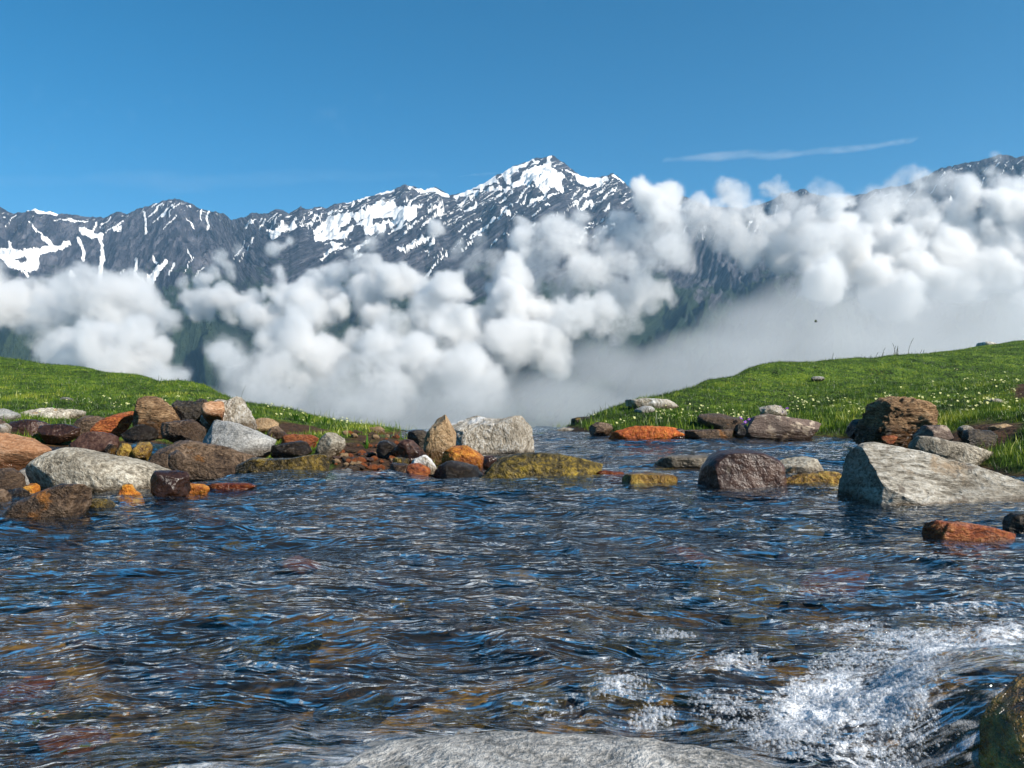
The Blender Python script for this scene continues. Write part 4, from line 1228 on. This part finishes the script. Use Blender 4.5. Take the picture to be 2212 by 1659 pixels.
R(ST, 'long mottled grey stone behind the largest boulder', 'granite', 2055, 938, 1000, 180, D=3.9, depth=0.4, wet=0.35,
  outline=[(1965, 954), (1985, 940), (2022, 944), (2100, 964), (2142, 984), (2150, 1004), (2070, 1004), (1990, 978)])
R(ST, 'small pale speckled stone on the brown soil of the right bank', 'white', 2088, 919, 940, 38, D=4.7, level=4)
R(ST, 'blue black stone with a lichen back below the small pale stone', 'dark', 2114, 930, 972, 84, D=4.35, wet=0, facets=8)
R(ST, 'flat tan stone on the soil beside the right grass', 'tan', 2172, 917, 942, 66, D=4.7)
R(ST, 'thin orange stone in the shade under the crumbly boulder', 'rust', 1922, 941, 952, 34, D=4.6, wet=0.4, level=4)
R(ST, 'orange brown stone awash in the stream below the largest boulder', 'rust', 2095, 1118, 1172, 190, D=2.06, depth=0.6, wet=0.45, rough=0.09,
  outline=[(2000, 1146), (2015, 1130), (2050, 1125), (2100, 1132), (2150, 1150), (2192, 1172), (2170, 1186), (2050, 1176), (2005, 1160)])
R(ST, 'dark jagged stone at the right border below the largest boulder', 'dark', 2200, 1112, 1146, 62, D=2.2, wet=0.8)
R(ST, 'pale stone in the turf of the right slope', 'white', 2150, 861, 878, 44, D=6.6, level=4)
R(ST, 'white topped stone on the skyline of the right hill', 'white', 2142, 738, 754, 56, D=15.2, level=4)
R(ST, 'thin pale slab lying flat high on the right slope', 'grey', 1786, 790, 797, 84, D=12.3, depth=0.6, level=4)
R(ST, 'small grey stone below the thin pale slab on the right slope', 'grey', 1766, 813, 822, 30, D=10.5, level=4)
R(ST, 'pale flat stone near the lower crest of the right hill', 'grey', 1692, 793, 800, 36, D=12.2, level=4)
R(ST, 'long grey weathered slab in the grass above the orange red rock', 'white', 1412, 860, 884, 128, D=8.0, depth=0.6, rough=0.12)
R(ST, 'smaller grey stone in front of the long weathered slab', 'grey', 1393, 877, 895, 50, D=7.6, level=4)
R(ST, 'black and white broken stone on the crest of the right bank tip', 'dark', 1266, 900, 917, 64, D=8.0, rough=0.14, wet=0, level=4)
R(ST, 'pale stone at the lowest tip of the right bank', 'white', 1222, 924, 938, 44, D=7.5, level=4)
R(ST, 'tan flat stone at the edge of the left bank near the big boulder', 'tan', 812, 922, 937, 40, D=7.2, level=4)
R(ST, 'small pale stone high on the left meadow', 'grey', 32, 789, 796, 16, D=13.6, level=4)
R(ST, 'pale stone on the crest of the left meadow', 'white', 118, 791, 799, 26, D=13.3, level=4)
R(ST, 'grey stone in the grass of the left meadow above the leafy plant', 'grey', 142, 858, 868, 30, D=8.2, level=4)

# --- stones that the foreground water runs over
def draped_stone(k, name, label, mat):
    cx, cy, rx, ry, rot, h = DRAPED[k]
    n = 90
    a = np.linspace(-1.45, 1.45, n)
    U, V = np.meshgrid(a, a, indexing='ij')
    c, s = math.cos(rot), math.sin(rot)
    X = cx + U * rx * c - V * ry * s; Y = cy + U * rx * s + V * ry * c
    lo_ = 0.10 if k == 0 else 0.045
    Z = (h + lo_) * bump_at(X, Y, cx, cy, rx, ry, rot) - lo_ - 0.14 * smooth(0.95, 1.4, np.sqrt(U * U + V * V)) + 0.004 * fbm(X * 25, Y * 25, octaves=3, seed=7)
    v = np.stack([X, Y, Z], 2).reshape(-1, 3)
    f = grid_faces(n, n)
    # close it underneath
    b = v.copy(); b[:, 2] = -0.24
    v = np.concatenate([v, b]); f2 = f[:, ::-1] + n * n
    ring = np.concatenate([np.arange(n), n - 1 + n * np.arange(1, n), (n - 1) * n + np.arange(n - 2, -1, -1), n * np.arange(n - 2, 0, -1)])
    r2 = np.roll(ring, -1)
    side = np.stack([ring, ring + n * n, r2 + n * n, r2], 1)
    v = v - np.array([cx, cy, 0])
    me = mesh_np(name, v, np.concatenate([f, f2, side]))
    attr(me, 'wet', np.full(len(v), 0.7 if k == 0 else 0.2))
    o = obj(name, me, RM[mat]); o.location = (cx, cy, 0)
    tag(o, label, 'rock')


draped_stone(0, 'boulder', 'brown stone at the lower right corner with a streaked blue sheet of water over it', 'gold')
draped_stone(1, 'boulder', 'broad flat grey rock at the bottom border under a film of water', 'grey')

# --- stones on the stream bed
BED = [  # px, py of its middle on the water surface, width, colour, what it lies by
 (1590, 1212, 250, 'gold', 'below the dark chocolate boulder, broadest of the sunken ones'), (1800, 1210, 190, 'rust', 'between the chocolate boulder and the orange brown stone'), (1660, 1310, 120, 'gold', 'just above the upper edge of the foam'),
 (1000, 1510, 130, 'gold', 'left of the small separate foam patch'), (1150, 1480, 190, 'gold', 'directly above the flat grey rock'), (1110, 1330, 150, 'brown', 'in the middle of the near pool'),
 (780, 1500, 210, 'moss', 'off the left end of the flat grey rock'), (420, 1480, 170, 'gold', 'alone in the lower left of the stream'), (880, 1440, 130, 'brown', 'a little above the mossy slab at the lower left'),
 (330, 1160, 120, 'brown', 'in front of the dark elongated stone'), (60, 1240, 160, 'moss', 'at the left border below the dark elongated stone'), (600, 1330, 180, 'moss', 'lying crosswise in the left part of the near pool'),
 (1290, 1130, 150, 'brown', 'just in front of the mossy yellow boulder'), (1620, 1100, 120, 'moss', 'at the foot of the dark chocolate boulder'), (1440, 1310, 170, 'moss', 'upstream of the small separate foam patch'),
 (1230, 1400, 120, 'brown', 'between the pool middle and the small foam patch'), (150, 1500, 150, 'rust', 'at the left border low down'), (1120, 1180, 90, 'tan', 'in front of the white topped round stone'),
 (640, 1160, 100, 'rust', 'in front of the olive slab at the water lip'), (520, 1260, 120, 'gold', 'midway between the left shore and the pool middle'), (960, 1240, 100, 'brown', 'under smooth water above the pool middle'),
 (1370, 1220, 110, 'brown', 'left of the broadest sunken golden one'), (1980, 1290, 130, 'gold', 'inside the upper foam at the right'), (1950, 1200, 120, 'brown', 'touching the orange brown stone from the left'),
 (300, 1580, 220, 'moss', 'broad and shadowy at the lower left'), (650, 1600, 200, 'moss', 'at the bottom border left of the flat grey rock'), (1480, 1150, 100, 'rust', 'left of the chocolate boulder foot'),
 (700, 1420, 160, 'brown', 'left of the small brown one above the mossy slab'), (60, 1400, 130, 'rust', 'at the left border halfway down the stream'), (1330, 1440, 180, 'gold', 'under the small separate foam patch'),
 (1600, 1420, 150, 'brown', 'along the left edge of the main foam'), (1720, 1110, 120, 'gold', 'right of the chocolate boulder foot'), (2130, 1240, 90, 'gold', 'right under the orange brown stone'),
 (1400, 985, 120, 'gold', 'in the upper stream before the orange red rock'), (1250, 960, 110, 'moss', 'in the upper stream right of the big pale boulder'), (1560, 950, 100, 'brown', 'in the upper stream before the lichen slab')]
rs = np.random.RandomState(21)
kinds = ['gold', 'moss', 'brown', 'gold', 'brown', 'brown', 'moss', 'maroon', 'dark']
protos = {}
words = {'gold': 'golden', 'moss': 'olive', 'brown': 'brown', 'rust': 'rusty red', 'tan': 'tan', 'maroon': 'dark maroon', 'dark': 'blackish', 'granite': 'grey'}


def bed_proto(mat, v):
    key = (mat, v)
    if key not in protos:
        r = np.random.RandomState(hash(mat) % 1000 + v if False else (sum(map(ord, mat)) * 7 + v))
        out = [(math.cos(a) * r.uniform(0.7, 1.25), math.sin(a) * 0.6 * r.uniform(0.7, 1.2)) for a in np.linspace(0, 2 * math.pi, 12, endpoint=False)]
        p, f = rock_shape(out, 0.7, 400 + v * 5 + sum(map(ord, mat)), 4, 0.14, 8, 0.85)
        me = mesh_np('cobble', p, f)
        attr(me, 'wet', np.full(len(p), 0.15))
        me.materials.append(RM[mat])
        protos[key] = me
    return protos[key]


def cobble(x, y, r, mat, v, label, group=None, flat=0.6, rise=0.0):
    o = bpy.data.objects.new('cobble', bed_proto(mat, v)); COL.objects.link(o)
    g = float(ground(np.array([x]), np.array([y]))[0])
    o.location = (x, y, g + r * 0.2 * flat + rise)
    o.scale = (r, r, r * flat * 1.3)
    o.rotation_euler = (rs.uniform(-0.2, 0.2), rs.uniform(-0.2, 0.2), rs.uniform(-0.5, 0.5) + (math.pi if rs.rand() < 0.5 else 0))
    tag(o, label, 'stone', group)


for k, (px, py, w, mat, txt) in enumerate(BED):
    x, y, z = on_level(px, py, -0.05)
    r = w / PH * y / 2
    cobble(x, y, r, mat, k % 3, 'sunken %s stone %s' % (words[mat], txt), None, flat=0.5, rise=0.02)
cnt = 0
while cnt < 215:
    u = rs.uniform(-80, 2290); t = rs.rand()
    D = 0.75 * (6.5 / 0.75) ** t
    x = (u - PW / 2) / PH * D
    g = float(ground_base(np.array([x]), np.array([D]))[0])
    if g > float(water_level(np.array([x]), np.array([D]))[0]) - 0.06: continue
    mat = kinds[rs.randint(len(kinds))]
    zone = ('close to the camera' if D < 1.25 else 'in the middle of the near pool' if D < 2.4 else 'just before the water lip' if D < 3.6 else 'in the upper stream') + (' on the left side' if u < 740 else ' on the right side' if u > 1480 else ' in the central current')
    cobble(x, D, rs.uniform(0.018, 0.055) * (0.7 + 0.15 * D), mat, rs.randint(3), 'small sunken %s cobble %s' % (words[mat], zone), 'small %s cobbles %s' % (words[mat], zone), flat=rs.uniform(0.5, 0.9))
    cnt += 1
# rusty gravel bar in the wet gap: pebbles one can tell apart
for k in range(110):
    px = rs.uniform(725, 860); py = rs.uniform(948, 1010)
    x, y, z = on_level(px, py, -0.01)
    part = 'far' if py < 965 else 'middle' if py < 988 else 'near'
    mat = ['rust', 'brown', 'dark', 'rust', 'tan'][rs.randint(5)] if False else ['rust', 'brown', 'maroon', 'rust', 'tan'][rs.randint(5)]
    cobble(x, y, rs.uniform(0.010, 0.034), mat, rs.randint(3), '%s pebble in the %s wet gravel between squat grey stone and dark wedge' % (words[mat], part), '%s pebbles of the gravel bar, %s part' % (words[mat], part), flat=0.8, rise=0.008)
print('rocks', round(time.time() - T0, 1))
# ------------------------------------------------------------------ grass, flowers, plants
def on_ground(px, D):
    x = (px - PW / 2) / PH * D
    return x, D, float(ground(np.array([x]), np.array([D]))[0])


def blades(n, rs, u_lo, u_hi, d_lo, d_hi, h_lo, h_hi, width, near_edge=None, tint=0.5, keep=None):
    t = rs.rand(n)
    D = 1 / (1 / d_lo + (1 / d_hi - 1 / d_lo) * t)
    u = rs.uniform(u_lo, u_hi, n)
    x = (u - PW / 2) / PH * D + rs.uniform(-0.02, 0.02, n)
    z = ground(x, D); wl = water_level(x, D)
    ab = z - wl
    ok = (ab > 0.015 + 0.03 * rs.rand(n)) & (bare_mask(x, D) < 0.25 + 0.35 * rs.rand(n))
    if near_edge: ok &= ab < near_edge * (0.4 + 1.2 * rs.rand(n))
    if keep is not None: ok &= keep(x, D, rs)
    x, D, z, ab = x[ok], D[ok], z[ok], ab[ok]
    m = len(x)
    clump = 0.5 + 0.5 * fbm(x * 3.1, D * 3.1, octaves=3, seed=140)
    h = rs.uniform(h_lo, h_hi, m) * (0.5 + clump)
    a = rs.uniform(0, 6.283, m); lean = rs.uniform(0.05, 0.6, m) * h
    w = width * rs.uniform(0.7, 1.3, m)
    la = rs.uniform(0, 6.283, m)
    base = np.stack([x, D, z - 0.004], 1)
    side = np.stack([np.cos(a), np.sin(a), a * 0], 1) * w[:, None] * 0.5
    mid = base + np.stack([np.cos(la) * lean * 0.35, np.sin(la) * lean * 0.35, h * 0.6], 1)
    tip = base + np.stack([np.cos(la) * lean, np.sin(la) * lean, h], 1)
    v = np.stack([base - side, base + side, mid + side * 0.7, mid - side * 0.7, tip], 1)
    col = np.clip(tint + 0.5 * (clump - 0.5) + 0.5 * fbm(x * 9, D * 9, octaves=2, seed=141) + 0.35 * fbm(x * 2.2, D * 2.2, octaves=2, seed=143) + 0.25 * fbm(x * 0.7, D * 0.7, octaves=2, seed=142) + rs.uniform(-0.25, 0.25, m), 0, 1)
    if h_hi < 0.066:
        return v[:, [0, 1, 4]], np.repeat(col[:, None], 3, 1)
    return v, np.repeat(col[:, None], 5, 1)


def build_grass():
    rs = np.random.RandomState(33)
    parts = [
        blades(170000, rs, -80, 1150, 5.0, 17, 0.014, 0.040, 0.0052, tint=0.42),
        blades(230000, rs, 1150, 2300, 4.3, 18, 0.014, 0.040, 0.0052, tint=0.42),
        blades(30000, rs, 2060, 2330, 2.4, 5.2, 0.012, 0.040, 0.0028, tint=0.45),
        blades(5200, rs, -60, 1150, 5.0, 9.0, 0.045, 0.105, 0.0065, near_edge=0.10, tint=0.62),
        blades(9000, rs, 1180, 2000, 5.0, 9.0, 0.045, 0.100, 0.0065, near_edge=0.13, tint=0.66),
        blades(2500, rs, 2080, 2330, 2.4, 5.0, 0.04, 0.09, 0.004, near_edge=0.2, tint=0.6),
        blades(60000, rs, -80, 2320, 4.3, 14, 0.040, 0.065, 0.0050, tint=0.68, keep=lambda x, y, r: fbm(x * 4.2, y * 4.2, octaves=3, seed=190) > 0.22),
        blades(900, rs, -60, 2300, 8.0, 17, 0.05, 0.10, 0.006, tint=0.35),
    ]
    vs, cs, fs, n0 = [], [], [], 0
    for v, c in parts:
        m, k = v.shape[:2]
        i = n0 + np.arange(m)[:, None] * k
        fs += [i + np.array([[0, 1, 2]])] if k == 3 else [i + np.array([[0, 1, 2]]), i + np.array([[0, 2, 3]]), i + np.array([[3, 2, 4]])]
        vs.append(v.reshape(-1, 3)); cs.append(c.ravel()); n0 += m * k
    c = np.concatenate(cs)
    me = mesh_np('grass', np.concatenate(vs), np.concatenate(fs))
    attr(me, 'tint', c)
    mt = Nodes('grass_blade')
    t = mt.at('tint')
    col = mt.ramp(t, [(0.05, (0.010, 0.026, 0.004)), (0.4, (0.045, 0.105, 0.007)), (0.7, (0.14, 0.23, 0.012)), (0.95, (0.34, 0.36, 0.04))])
    d = mt.n('BsdfDiffuse', {'Color': col}); tl = mt.n('BsdfTranslucent', {'Color': col}); g = mt.n('BsdfGlossy', {'Color': (1, 1, 1), 'Roughness': 0.45})
    x1 = mt.n('MixShader', {0: 0.35}); mt.t.links.new(d.outputs[0], x1.inputs[1]); mt.t.links.new(tl.outputs[0], x1.inputs[2])
    x2 = mt.n('MixShader', {0: 0.03}); mt.t.links.new(x1.outputs[0], x2.inputs[1]); mt.t.links.new(g.outputs[0], x2.inputs[2])
    mt.t.links.new(x2.outputs[0], mt.out.inputs['Surface'])
    o = obj('grass', me, mt.m)
    tag(o, 'short bright green alpine grass covering both banks', None, None, 'stuff')
    return mt.m


def plain(name, col, rough=0.6, trans=0.0):
    m = Nodes(name)
    d = m.n('BsdfDiffuse', {'Color': col}); tl = m.n('BsdfTranslucent', {'Color': col})
    x = m.n('MixShader', {0: trans}); m.t.links.new(d.outputs[0], x.inputs[1]); m.t.links.new(tl.outputs[0], x.inputs[2])
    m.t.links.new(x.outputs[0], m.out.inputs['Surface'])
    return m.m


GRASS_M = build_grass()
CREAM = plain('cream_petal', (0.72, 0.72, 0.36), trans=0.25)
YELLOW = plain('yellow_flower_heart', (0.75, 0.62, 0.08))
PURPLE = plain('purple_petal', (0.28, 0.07, 0.55), trans=0.3)
LEAF = plain('broad_leaf', (0.06, 0.15, 0.02), trans=0.35)
STEM = plain('stem_green', (0.06, 0.11, 0.03))
DARKSTEM = plain('dark_stalk', (0.035, 0.045, 0.02))


def flower_mesh(name, seed, heads=3, r=0.010, h=0.045, spread=0.012):
    """a little bunch of five-petalled flowers on stems"""
    q = np.random.RandomState(seed)
    V, F, M = [], [], []
    for k in range(heads):
        cx, cy_ = q.uniform(-spread, spread, 2); hz = h * q.uniform(0.8, 1.15)
        n = len(V)
        V += [(0.001, 0, 0), (-0.001, 0, 0), (cx, cy_, hz)]; F.append((n, n + 1, n + 2)); M.append(1)
        tl = np.array([q.uniform(-0.7, 0.7), q.uniform(-1.0, -0.1), 1.0]); tl /= np.linalg.norm(tl)
        e1 = np.cross(tl, (1, 0, 0.1)); e1 /= np.linalg.norm(e1); e2 = np.cross(tl, e1)
        c = np.array([cx, cy_, hz])
        for p in range(5):
            a = 2 * math.pi * p / 5
            def pt(rad, ang, up): return tuple(c + rad * (math.cos(ang) * e1 + math.sin(ang) * e2) + tl * up)
            n = len(V)
            V += [tuple(c), pt(r * 0.8, a - 0.5, 0.002), pt(r * 1.15, a, 0.003), pt(r * 0.8, a + 0.5, 0.002)]
            F += [(n, n + 1, n + 2), (n, n + 2, n + 3)]; M += [0, 0]
        n = len(V)
        V += [pt(r * 0.25, 0, 0.003), pt(r * 0.25, 2.1, 0.003), pt(r * 0.25, 4.2, 0.003)]; F.append((n, n + 1, n + 2)); M.append(2)
    me = bpy.data.meshes.new(name); me.from_pydata(V, [], F)
    me.polygons.foreach_set('material_index', M)
    for mm in (CREAM, STEM, YELLOW): me.materials.append(mm)
    return me


def build_flowers():
    q = np.random.RandomState(77)
    protos = [flower_mesh('meadow_flower', k, heads=q.randint(2, 5), r=0.0088) for k in range(5)]
    zones = [  # px range, D range, count, where
        ((1480, 1640), (6.6, 7.9), 34, 'low grass above the orange red rock', 'near the orange red rock'),
        ((1220, 1480), (6.9, 8.2), 26, 'grass at the tip of the right bank', 'at the tip of the right bank'),
        ((1700, 1900), (6.8, 9.0), 50, 'grass behind the lichen slab', 'behind the lichen slab'),
        ((1900, 2212), (5.6, 9.0), 92, 'grass behind the crumbly boulder', 'behind the crumbly boulder'),
        ((2000, 2212), (9.0, 12.5), 26, 'upper part of the right slope', 'on the upper right slope'),
        ((560, 780), (6.8, 8.2), 36, 'low grass left of the big pale boulder', 'left of the big pale boulder'),
        ((330, 500), (6.4, 8.0), 14, 'grass behind the tan and dark boulders', 'behind the left boulders'),
        ((-10, 300), (6.2, 8.5), 20, 'grass of the left bank above the pale slabs', 'above the left pale slabs'),
    ]
    for (pa, da, n, txt, grp) in zones:
        k = 0; tries = 0
        while k < n and tries < 3000:
            tries += 1
            D = q.uniform(*da); px = q.uniform(*pa)
            x, y, z = on_ground(px, D)
            if z < float(water_level(np.array([x]), np.array([y]))[0]) + 0.045: continue
            if fbm(np.array([x * 1.6]), np.array([y * 1.6]), octaves=2, seed=150)[0] < -0.12: continue
            o = bpy.data.objects.new('meadow_flower', protos[q.randint(5)]); COL.objects.link(o)
            o.location = (x, y, z); o.rotation_euler = (0, 0, q.uniform(-0.6, 0.6)); s = q.uniform(0.65, 1.2); o.scale = (s, s, s * q.uniform(0.8, 1.1))
            tag(o, 'small cream yellow flowers in the ' + txt, 'flower', 'cream flowers ' + grp)
            k += 1


def leaf_mesh(L, w, bend, seed):
    q = np.random.RandomState(seed)
    n = 7; V = []; F = []
    for i in range(n):
        t = i / (n - 1)
        ww = w * (math.sin(math.pi * min(1, t * 0.92 + 0.08)) ** 0.8) * (1 - 0.15 * t) + 0.0004
        x = bend * t * t * L; z = L * (t - 0.25 * bend * t * t)
        V += [(x, -ww, z + ww * 0.3), (x - ww * 0.25, 0, z), (x, ww, z + ww * 0.3)]
    for i in range(n - 1):
        a = i * 3
        F += [(a, a + 1, a + 4, a + 3), (a + 1, a + 2, a + 5, a + 4)]
    me = bpy.data.meshes.new('leaf'); me.from_pydata(V, [], F); me.polygons.foreach_set('use_smooth', [True] * len(F))
    return me


def plant(px, D, size, n, label, seed, mat=None, w=0.13, spread=0.5, group=None):
    x, y, z = on_ground(px, D)
    e = bpy.data.objects.new('leafy_plant', None); COL.objects.link(e); e.location = (x, y, z - 0.005)
    tag(e, label, 'plant', group)
    q = np.random.RandomState(seed)
    for k in range(n):
        L = size * q.uniform(0.6, 1.05)
        me = leaf_mesh(L, L * w * q.uniform(0.7, 1.2), q.uniform(0.1, spread), seed + k)
        o = obj('leaf', me, mat or LEAF, e)
        a = q.uniform(0, 6.283)
        o.location = (math.cos(a) * size * 0.08 * q.rand(), math.sin(a) * size * 0.08, 0); o.rotation_euler = (q.uniform(-0.15, 0.15), q.uniform(0, 0.45), a)
    return e


def build_plants():
    plant(203, 5.95, 0.17, 16, 'bright broad leaved plant in front of the left meadow above the pale slab', 1, w=0.10)
    plant(182, 6.05, 0.14, 8, 'smaller tuft of broad leaves just left of the bright leafy plant', 31, w=0.09)
    plant(296, 6.0, 0.13, 8, 'green leafy shoot rising left of the tan boulder', 51, w=0.10)
    plant(118, 6.3, 0.13, 7, 'leafy shoot standing left of the broad leaved plant', 71, w=0.08)
    plant(418, 6.0, 0.15, 14, 'tuft of upright leaves above the dark folded rock', 91, w=0.07)
    plant(440, 6.1, 0.15, 12, 'tuft of thin leaves left of the rugged white rock', 111, w=0.06)
    plant(497, 6.3, 0.13, 4, 'single pointed leaf bud standing behind the rugged white rock', 131, w=0.17, spread=0.12)
    plant(640, 7.0, 0.11, 9, 'dark leafy tuft on the bank right of the rugged white rock', 151, w=0.10)
    plant(665, 7.05, 0.12, 9, 'leafy tuft with thin stalks on the low left bank', 171, w=0.08)
    plant(700, 7.1, 0.09, 8, 'small leafy tuft on the low left bank near its end', 191, w=0.08)
    plant(720, 6.0, 0.09, 7, 'yellow green tuft above the squat grey stone', 211, w=0.06)
    plant(792, 5.2, 0.12, 9, 'reddish green tuft growing on the wet gravel', 231, w=0.06)
    plant(1520, 6.9, 0.10, 10, 'tuft of thin leaves above the orange red rock', 251, w=0.06)
    plant(1460, 7.0, 0.10, 10, 'tuft of leaves right of the long weathered slab', 271, w=0.06)
    plant(1560, 6.7, 0.10, 10, 'leafy tuft left of the purple flowers', 291, w=0.06)
    plant(2195, 2.75, 0.10, 12, 'grassy plant with broad pale leaves at the right border above the largest boulder', 311, w=0.11)
    plant(2172, 2.95, 0.09, 12, 'dense leafy tuft in the shade beside the largest boulder', 331, w=0.08)
    plant(2210, 2.6, 0.07, 10, 'short leafy tuft at the right border touching the largest boulder', 351, w=0.08)
    # stalks on the skyline
    for k, (px, D, h, txt) in enumerate(((1798, 13.1, 0.13, 'short dark seed stalk alone on the right skyline'), (1892, 13.8, 0.13, 'thin dark stalk left of the tall leaning one'), (1906, 13.9, 0.17, 'pair of thin dark stalks left of the tall leaning stalk'),
                                          (1934, 14.0, 0.22, 'bushy dark stalk cluster on the right skyline'), (1962, 14.1, 0.32, 'tall leaning stalk on the right skyline'), (1988, 14.2, 0.10, 'short stalk right of the tall leaning one'),
                                          (1994, 14.2, 0.10, 'shortest stalk, rightmost of the skyline group'), (520, 9.0, 0.20, 'long bare stalk leaning against the mist on the left'), (735, 8.0, 0.10, 'bare thin stalk on the low left bank'),
                                          (900, 7.6, 0.05, 'tiny dark stalk left of the big pale boulder'))):
        q = np.random.RandomState(500 + k)
        x, y, z = on_ground(px, D)
        e = bpy.data.objects.new('seed_stalk', None); COL.objects.link(e); e.location = (x, y, z - 0.01)
        tag(e, txt, 'plant')
        for j in range(5 if 'bushy' in txt else (2 if 'pair' in txt else 1)):
            H = h * (1 if j == 0 else q.uniform(0.5, 0.9)); lx = q.uniform(-0.25, 0.35) * H if 'lean' not in txt else 0.32 * H
            w = 0.005 if D > 10 else 0.0022
            off = q.uniform(-0.05, 0.05) if j else 0
            V = []; n = 6
            for i in range(n):
                t = i / (n - 1); c = (off + lx * t * t, 0, H * t); r = w * (1 - 0.6 * t) * (1.8 if 0.6 < t < 0.95 and D > 10 else 1)
                V += [(c[0] + r * math.cos(b), r * math.sin(b), c[2]) for b in (0, 2.09, 4.19)]
            F = []
            for i in range(n - 1):
                for b in range(3):
                    F.append((i * 3 + b, i * 3 + (b + 1) % 3, i * 3 + 3 + (b + 1) % 3, i * 3 + 3 + b))
            me = bpy.data.meshes.new('stalk'); me.from_pydata(V, [], F)
            obj('stalk', me, DARKSTEM, e)
    # purple flowers
    for (px, D, n, s, txt) in ((1613, 6.3, 12, 0.85, 'vivid purple flower cluster left of the lichen slab'), (1692, 6.95, 4, 0.7, 'small purple flower cluster behind the lichen slab')):
        x, y, z = on_ground(px, D)
        e = bpy.data.objects.new('purple_flower', None); COL.objects.link(e); e.location = (x, y, z)
        tag(e, txt, 'flower')
        q = np.random.RandomState(int(px))
        for k in range(n):
            me = flower_mesh('blossom', 900 + k, heads=1, r=0.021 * s, h=q.uniform(0.12, 0.17), spread=0.0)
            me.materials[0] = PURPLE
            o = bpy.data.objects.new('blossom', me); COL.objects.link(o); o.parent = e
            o.location = (q.uniform(-0.06, 0.06) * s, q.uniform(-0.02, 0.02), 0)
    # an insect in front of the mist
    for (px, py, D, s, txt) in ((1762, 695, 5.0, 0.014, 'dark insect flying in front of the mist above the right slope'), (625, 838, 6.0, 0.006, 'tiny dark insect above the left bank in front of the mist')):
        e = bpy.data.objects.new('flying_insect', None); COL.objects.link(e); e.location = at(px, py, D)
        tag(e, txt, 'insect')
        v, f = ico(2); v = v * np.array([1.0, 0.4, 0.38]) * s * 0.7
        v[:, 0] *= 1 + 0.25 * (v[:, 0] > 0)
        obj('body', mesh_np('body', v, f), DARKSTEM, e)
        for sd in (-1, 1):
            V = [(0, 0, 0.2 * s), (-0.5 * s, sd * 0.5 * s, 0.7 * s), (-0.1 * s, sd * 1.0 * s, 0.9 * s), (0.4 * s, sd * 0.6 * s, 0.6 * s)]
            me = bpy.data.meshes.new('wing'); me.from_pydata(V, [], [(0, 1, 2, 3)]); obj('wing', me, YELLOW if False else STEM, e)


build_flowers()
build_plants()
print('plants', round(time.time() - T0, 1))

# ------------------------------------------------------------------ bubbles of the white water
def build_bubbles():
    rs = np.random.RandomState(55)
    n = 220000
    px = rs.uniform(1230, 2330, n); D = 1 / rs.uniform(1 / 1.45, 1 / 0.70, n)
    x = (px - PW / 2) / PH * D; y = D
    f = foam_mask(x, y)
    cl = 0.5 + 0.9 * fbm(x * 22, y * 22, octaves=3, seed=160)
    ok = (f * cl > 0.12 + 0.5 * rs.rand(n))
    x, y, f = x[ok], y[ok], f[ok]
    if len(x) > 30000: x, y, f = x[:30000], y[:30000], f[:30000]
    m = len(x)
    z = water_z(x, y)
    r = 0.0005 + 0.0024 * rs.rand(m) ** 4.0
    k = 700                                          # drops thrown up above the foam
    dx = np.concatenate([x, 0.50 + 0.06 * rs.randn(k)]); dy = np.concatenate([y, 0.98 + 0.06 * rs.randn(k)])
    z = np.concatenate([z, np.abs(rs.randn(k)) * 0.020 + 0.012]); r = np.concatenate([r, 0.0004 + 0.0011 * rs.rand(k) ** 2])
    x, y, m = dx, dy, m + k
    v0, f0 = ico(1)
    v = v0[None] * r[:, None, None] + np.stack([x, y, z + r * 0.25], 1)[:, None]
    fc = f0[None] + (np.arange(m) * len(v0))[:, None, None]
    up = (v0[f0].mean(1)[:, 2] > -0.35)
    me = mesh_np('foam_bubbles', v.reshape(-1, 3), fc[:, up].reshape(-1, 3))
    mt = Nodes('bubble_film')
    ge = mt.n('NewGeometry'); dt = mt.n('VectorMath', operation='DOT_PRODUCT'); mt.put(dt.inputs[0], ge.outputs['Normal']); mt.put(dt.inputs[1], ge.outputs['Incoming'])
    fr = mt.math('ADD', 0.05, mt.math('MULTIPLY', 0.95, mt.math('POWER', mt.math('SUBTRACT', 1.0, mt.math('MINIMUM', mt.math('ABSOLUTE', dt.outputs['Value']), 1.0)), 3.5)))
    g = mt.n('BsdfGlossy', {'Color': (1, 1, 1), 'Roughness': 0.05}); t = mt.n('BsdfTransparent', {'Color': (0.93, 0.95, 0.97)}); d = mt.n('BsdfDiffuse', {'Color': (0.75, 0.77, 0.80)})
    a = mt.n('MixShader'); mt.put(a.inputs[0], fr); mt.t.links.new(t.outputs[0], a.inputs[1]); mt.t.links.new(g.outputs[0], a.inputs[2])
    b = mt.n('MixShader', {0: 0.22}); mt.t.links.new(a.outputs[0], b.inputs[1]); mt.t.links.new(d.outputs[0], b.inputs[2])
    mt.t.links.new(b.outputs[0], mt.out.inputs['Surface'])
    o = obj('foam_bubbles', me, mt.m)
    tag(o, 'glittering bubbles of the foaming water in the lower right', None, None, 'stuff')
    print('bubbles', m)


if 'water' not in SKIP:
    build_bubbles()
print('all', round(time.time() - T0, 1))
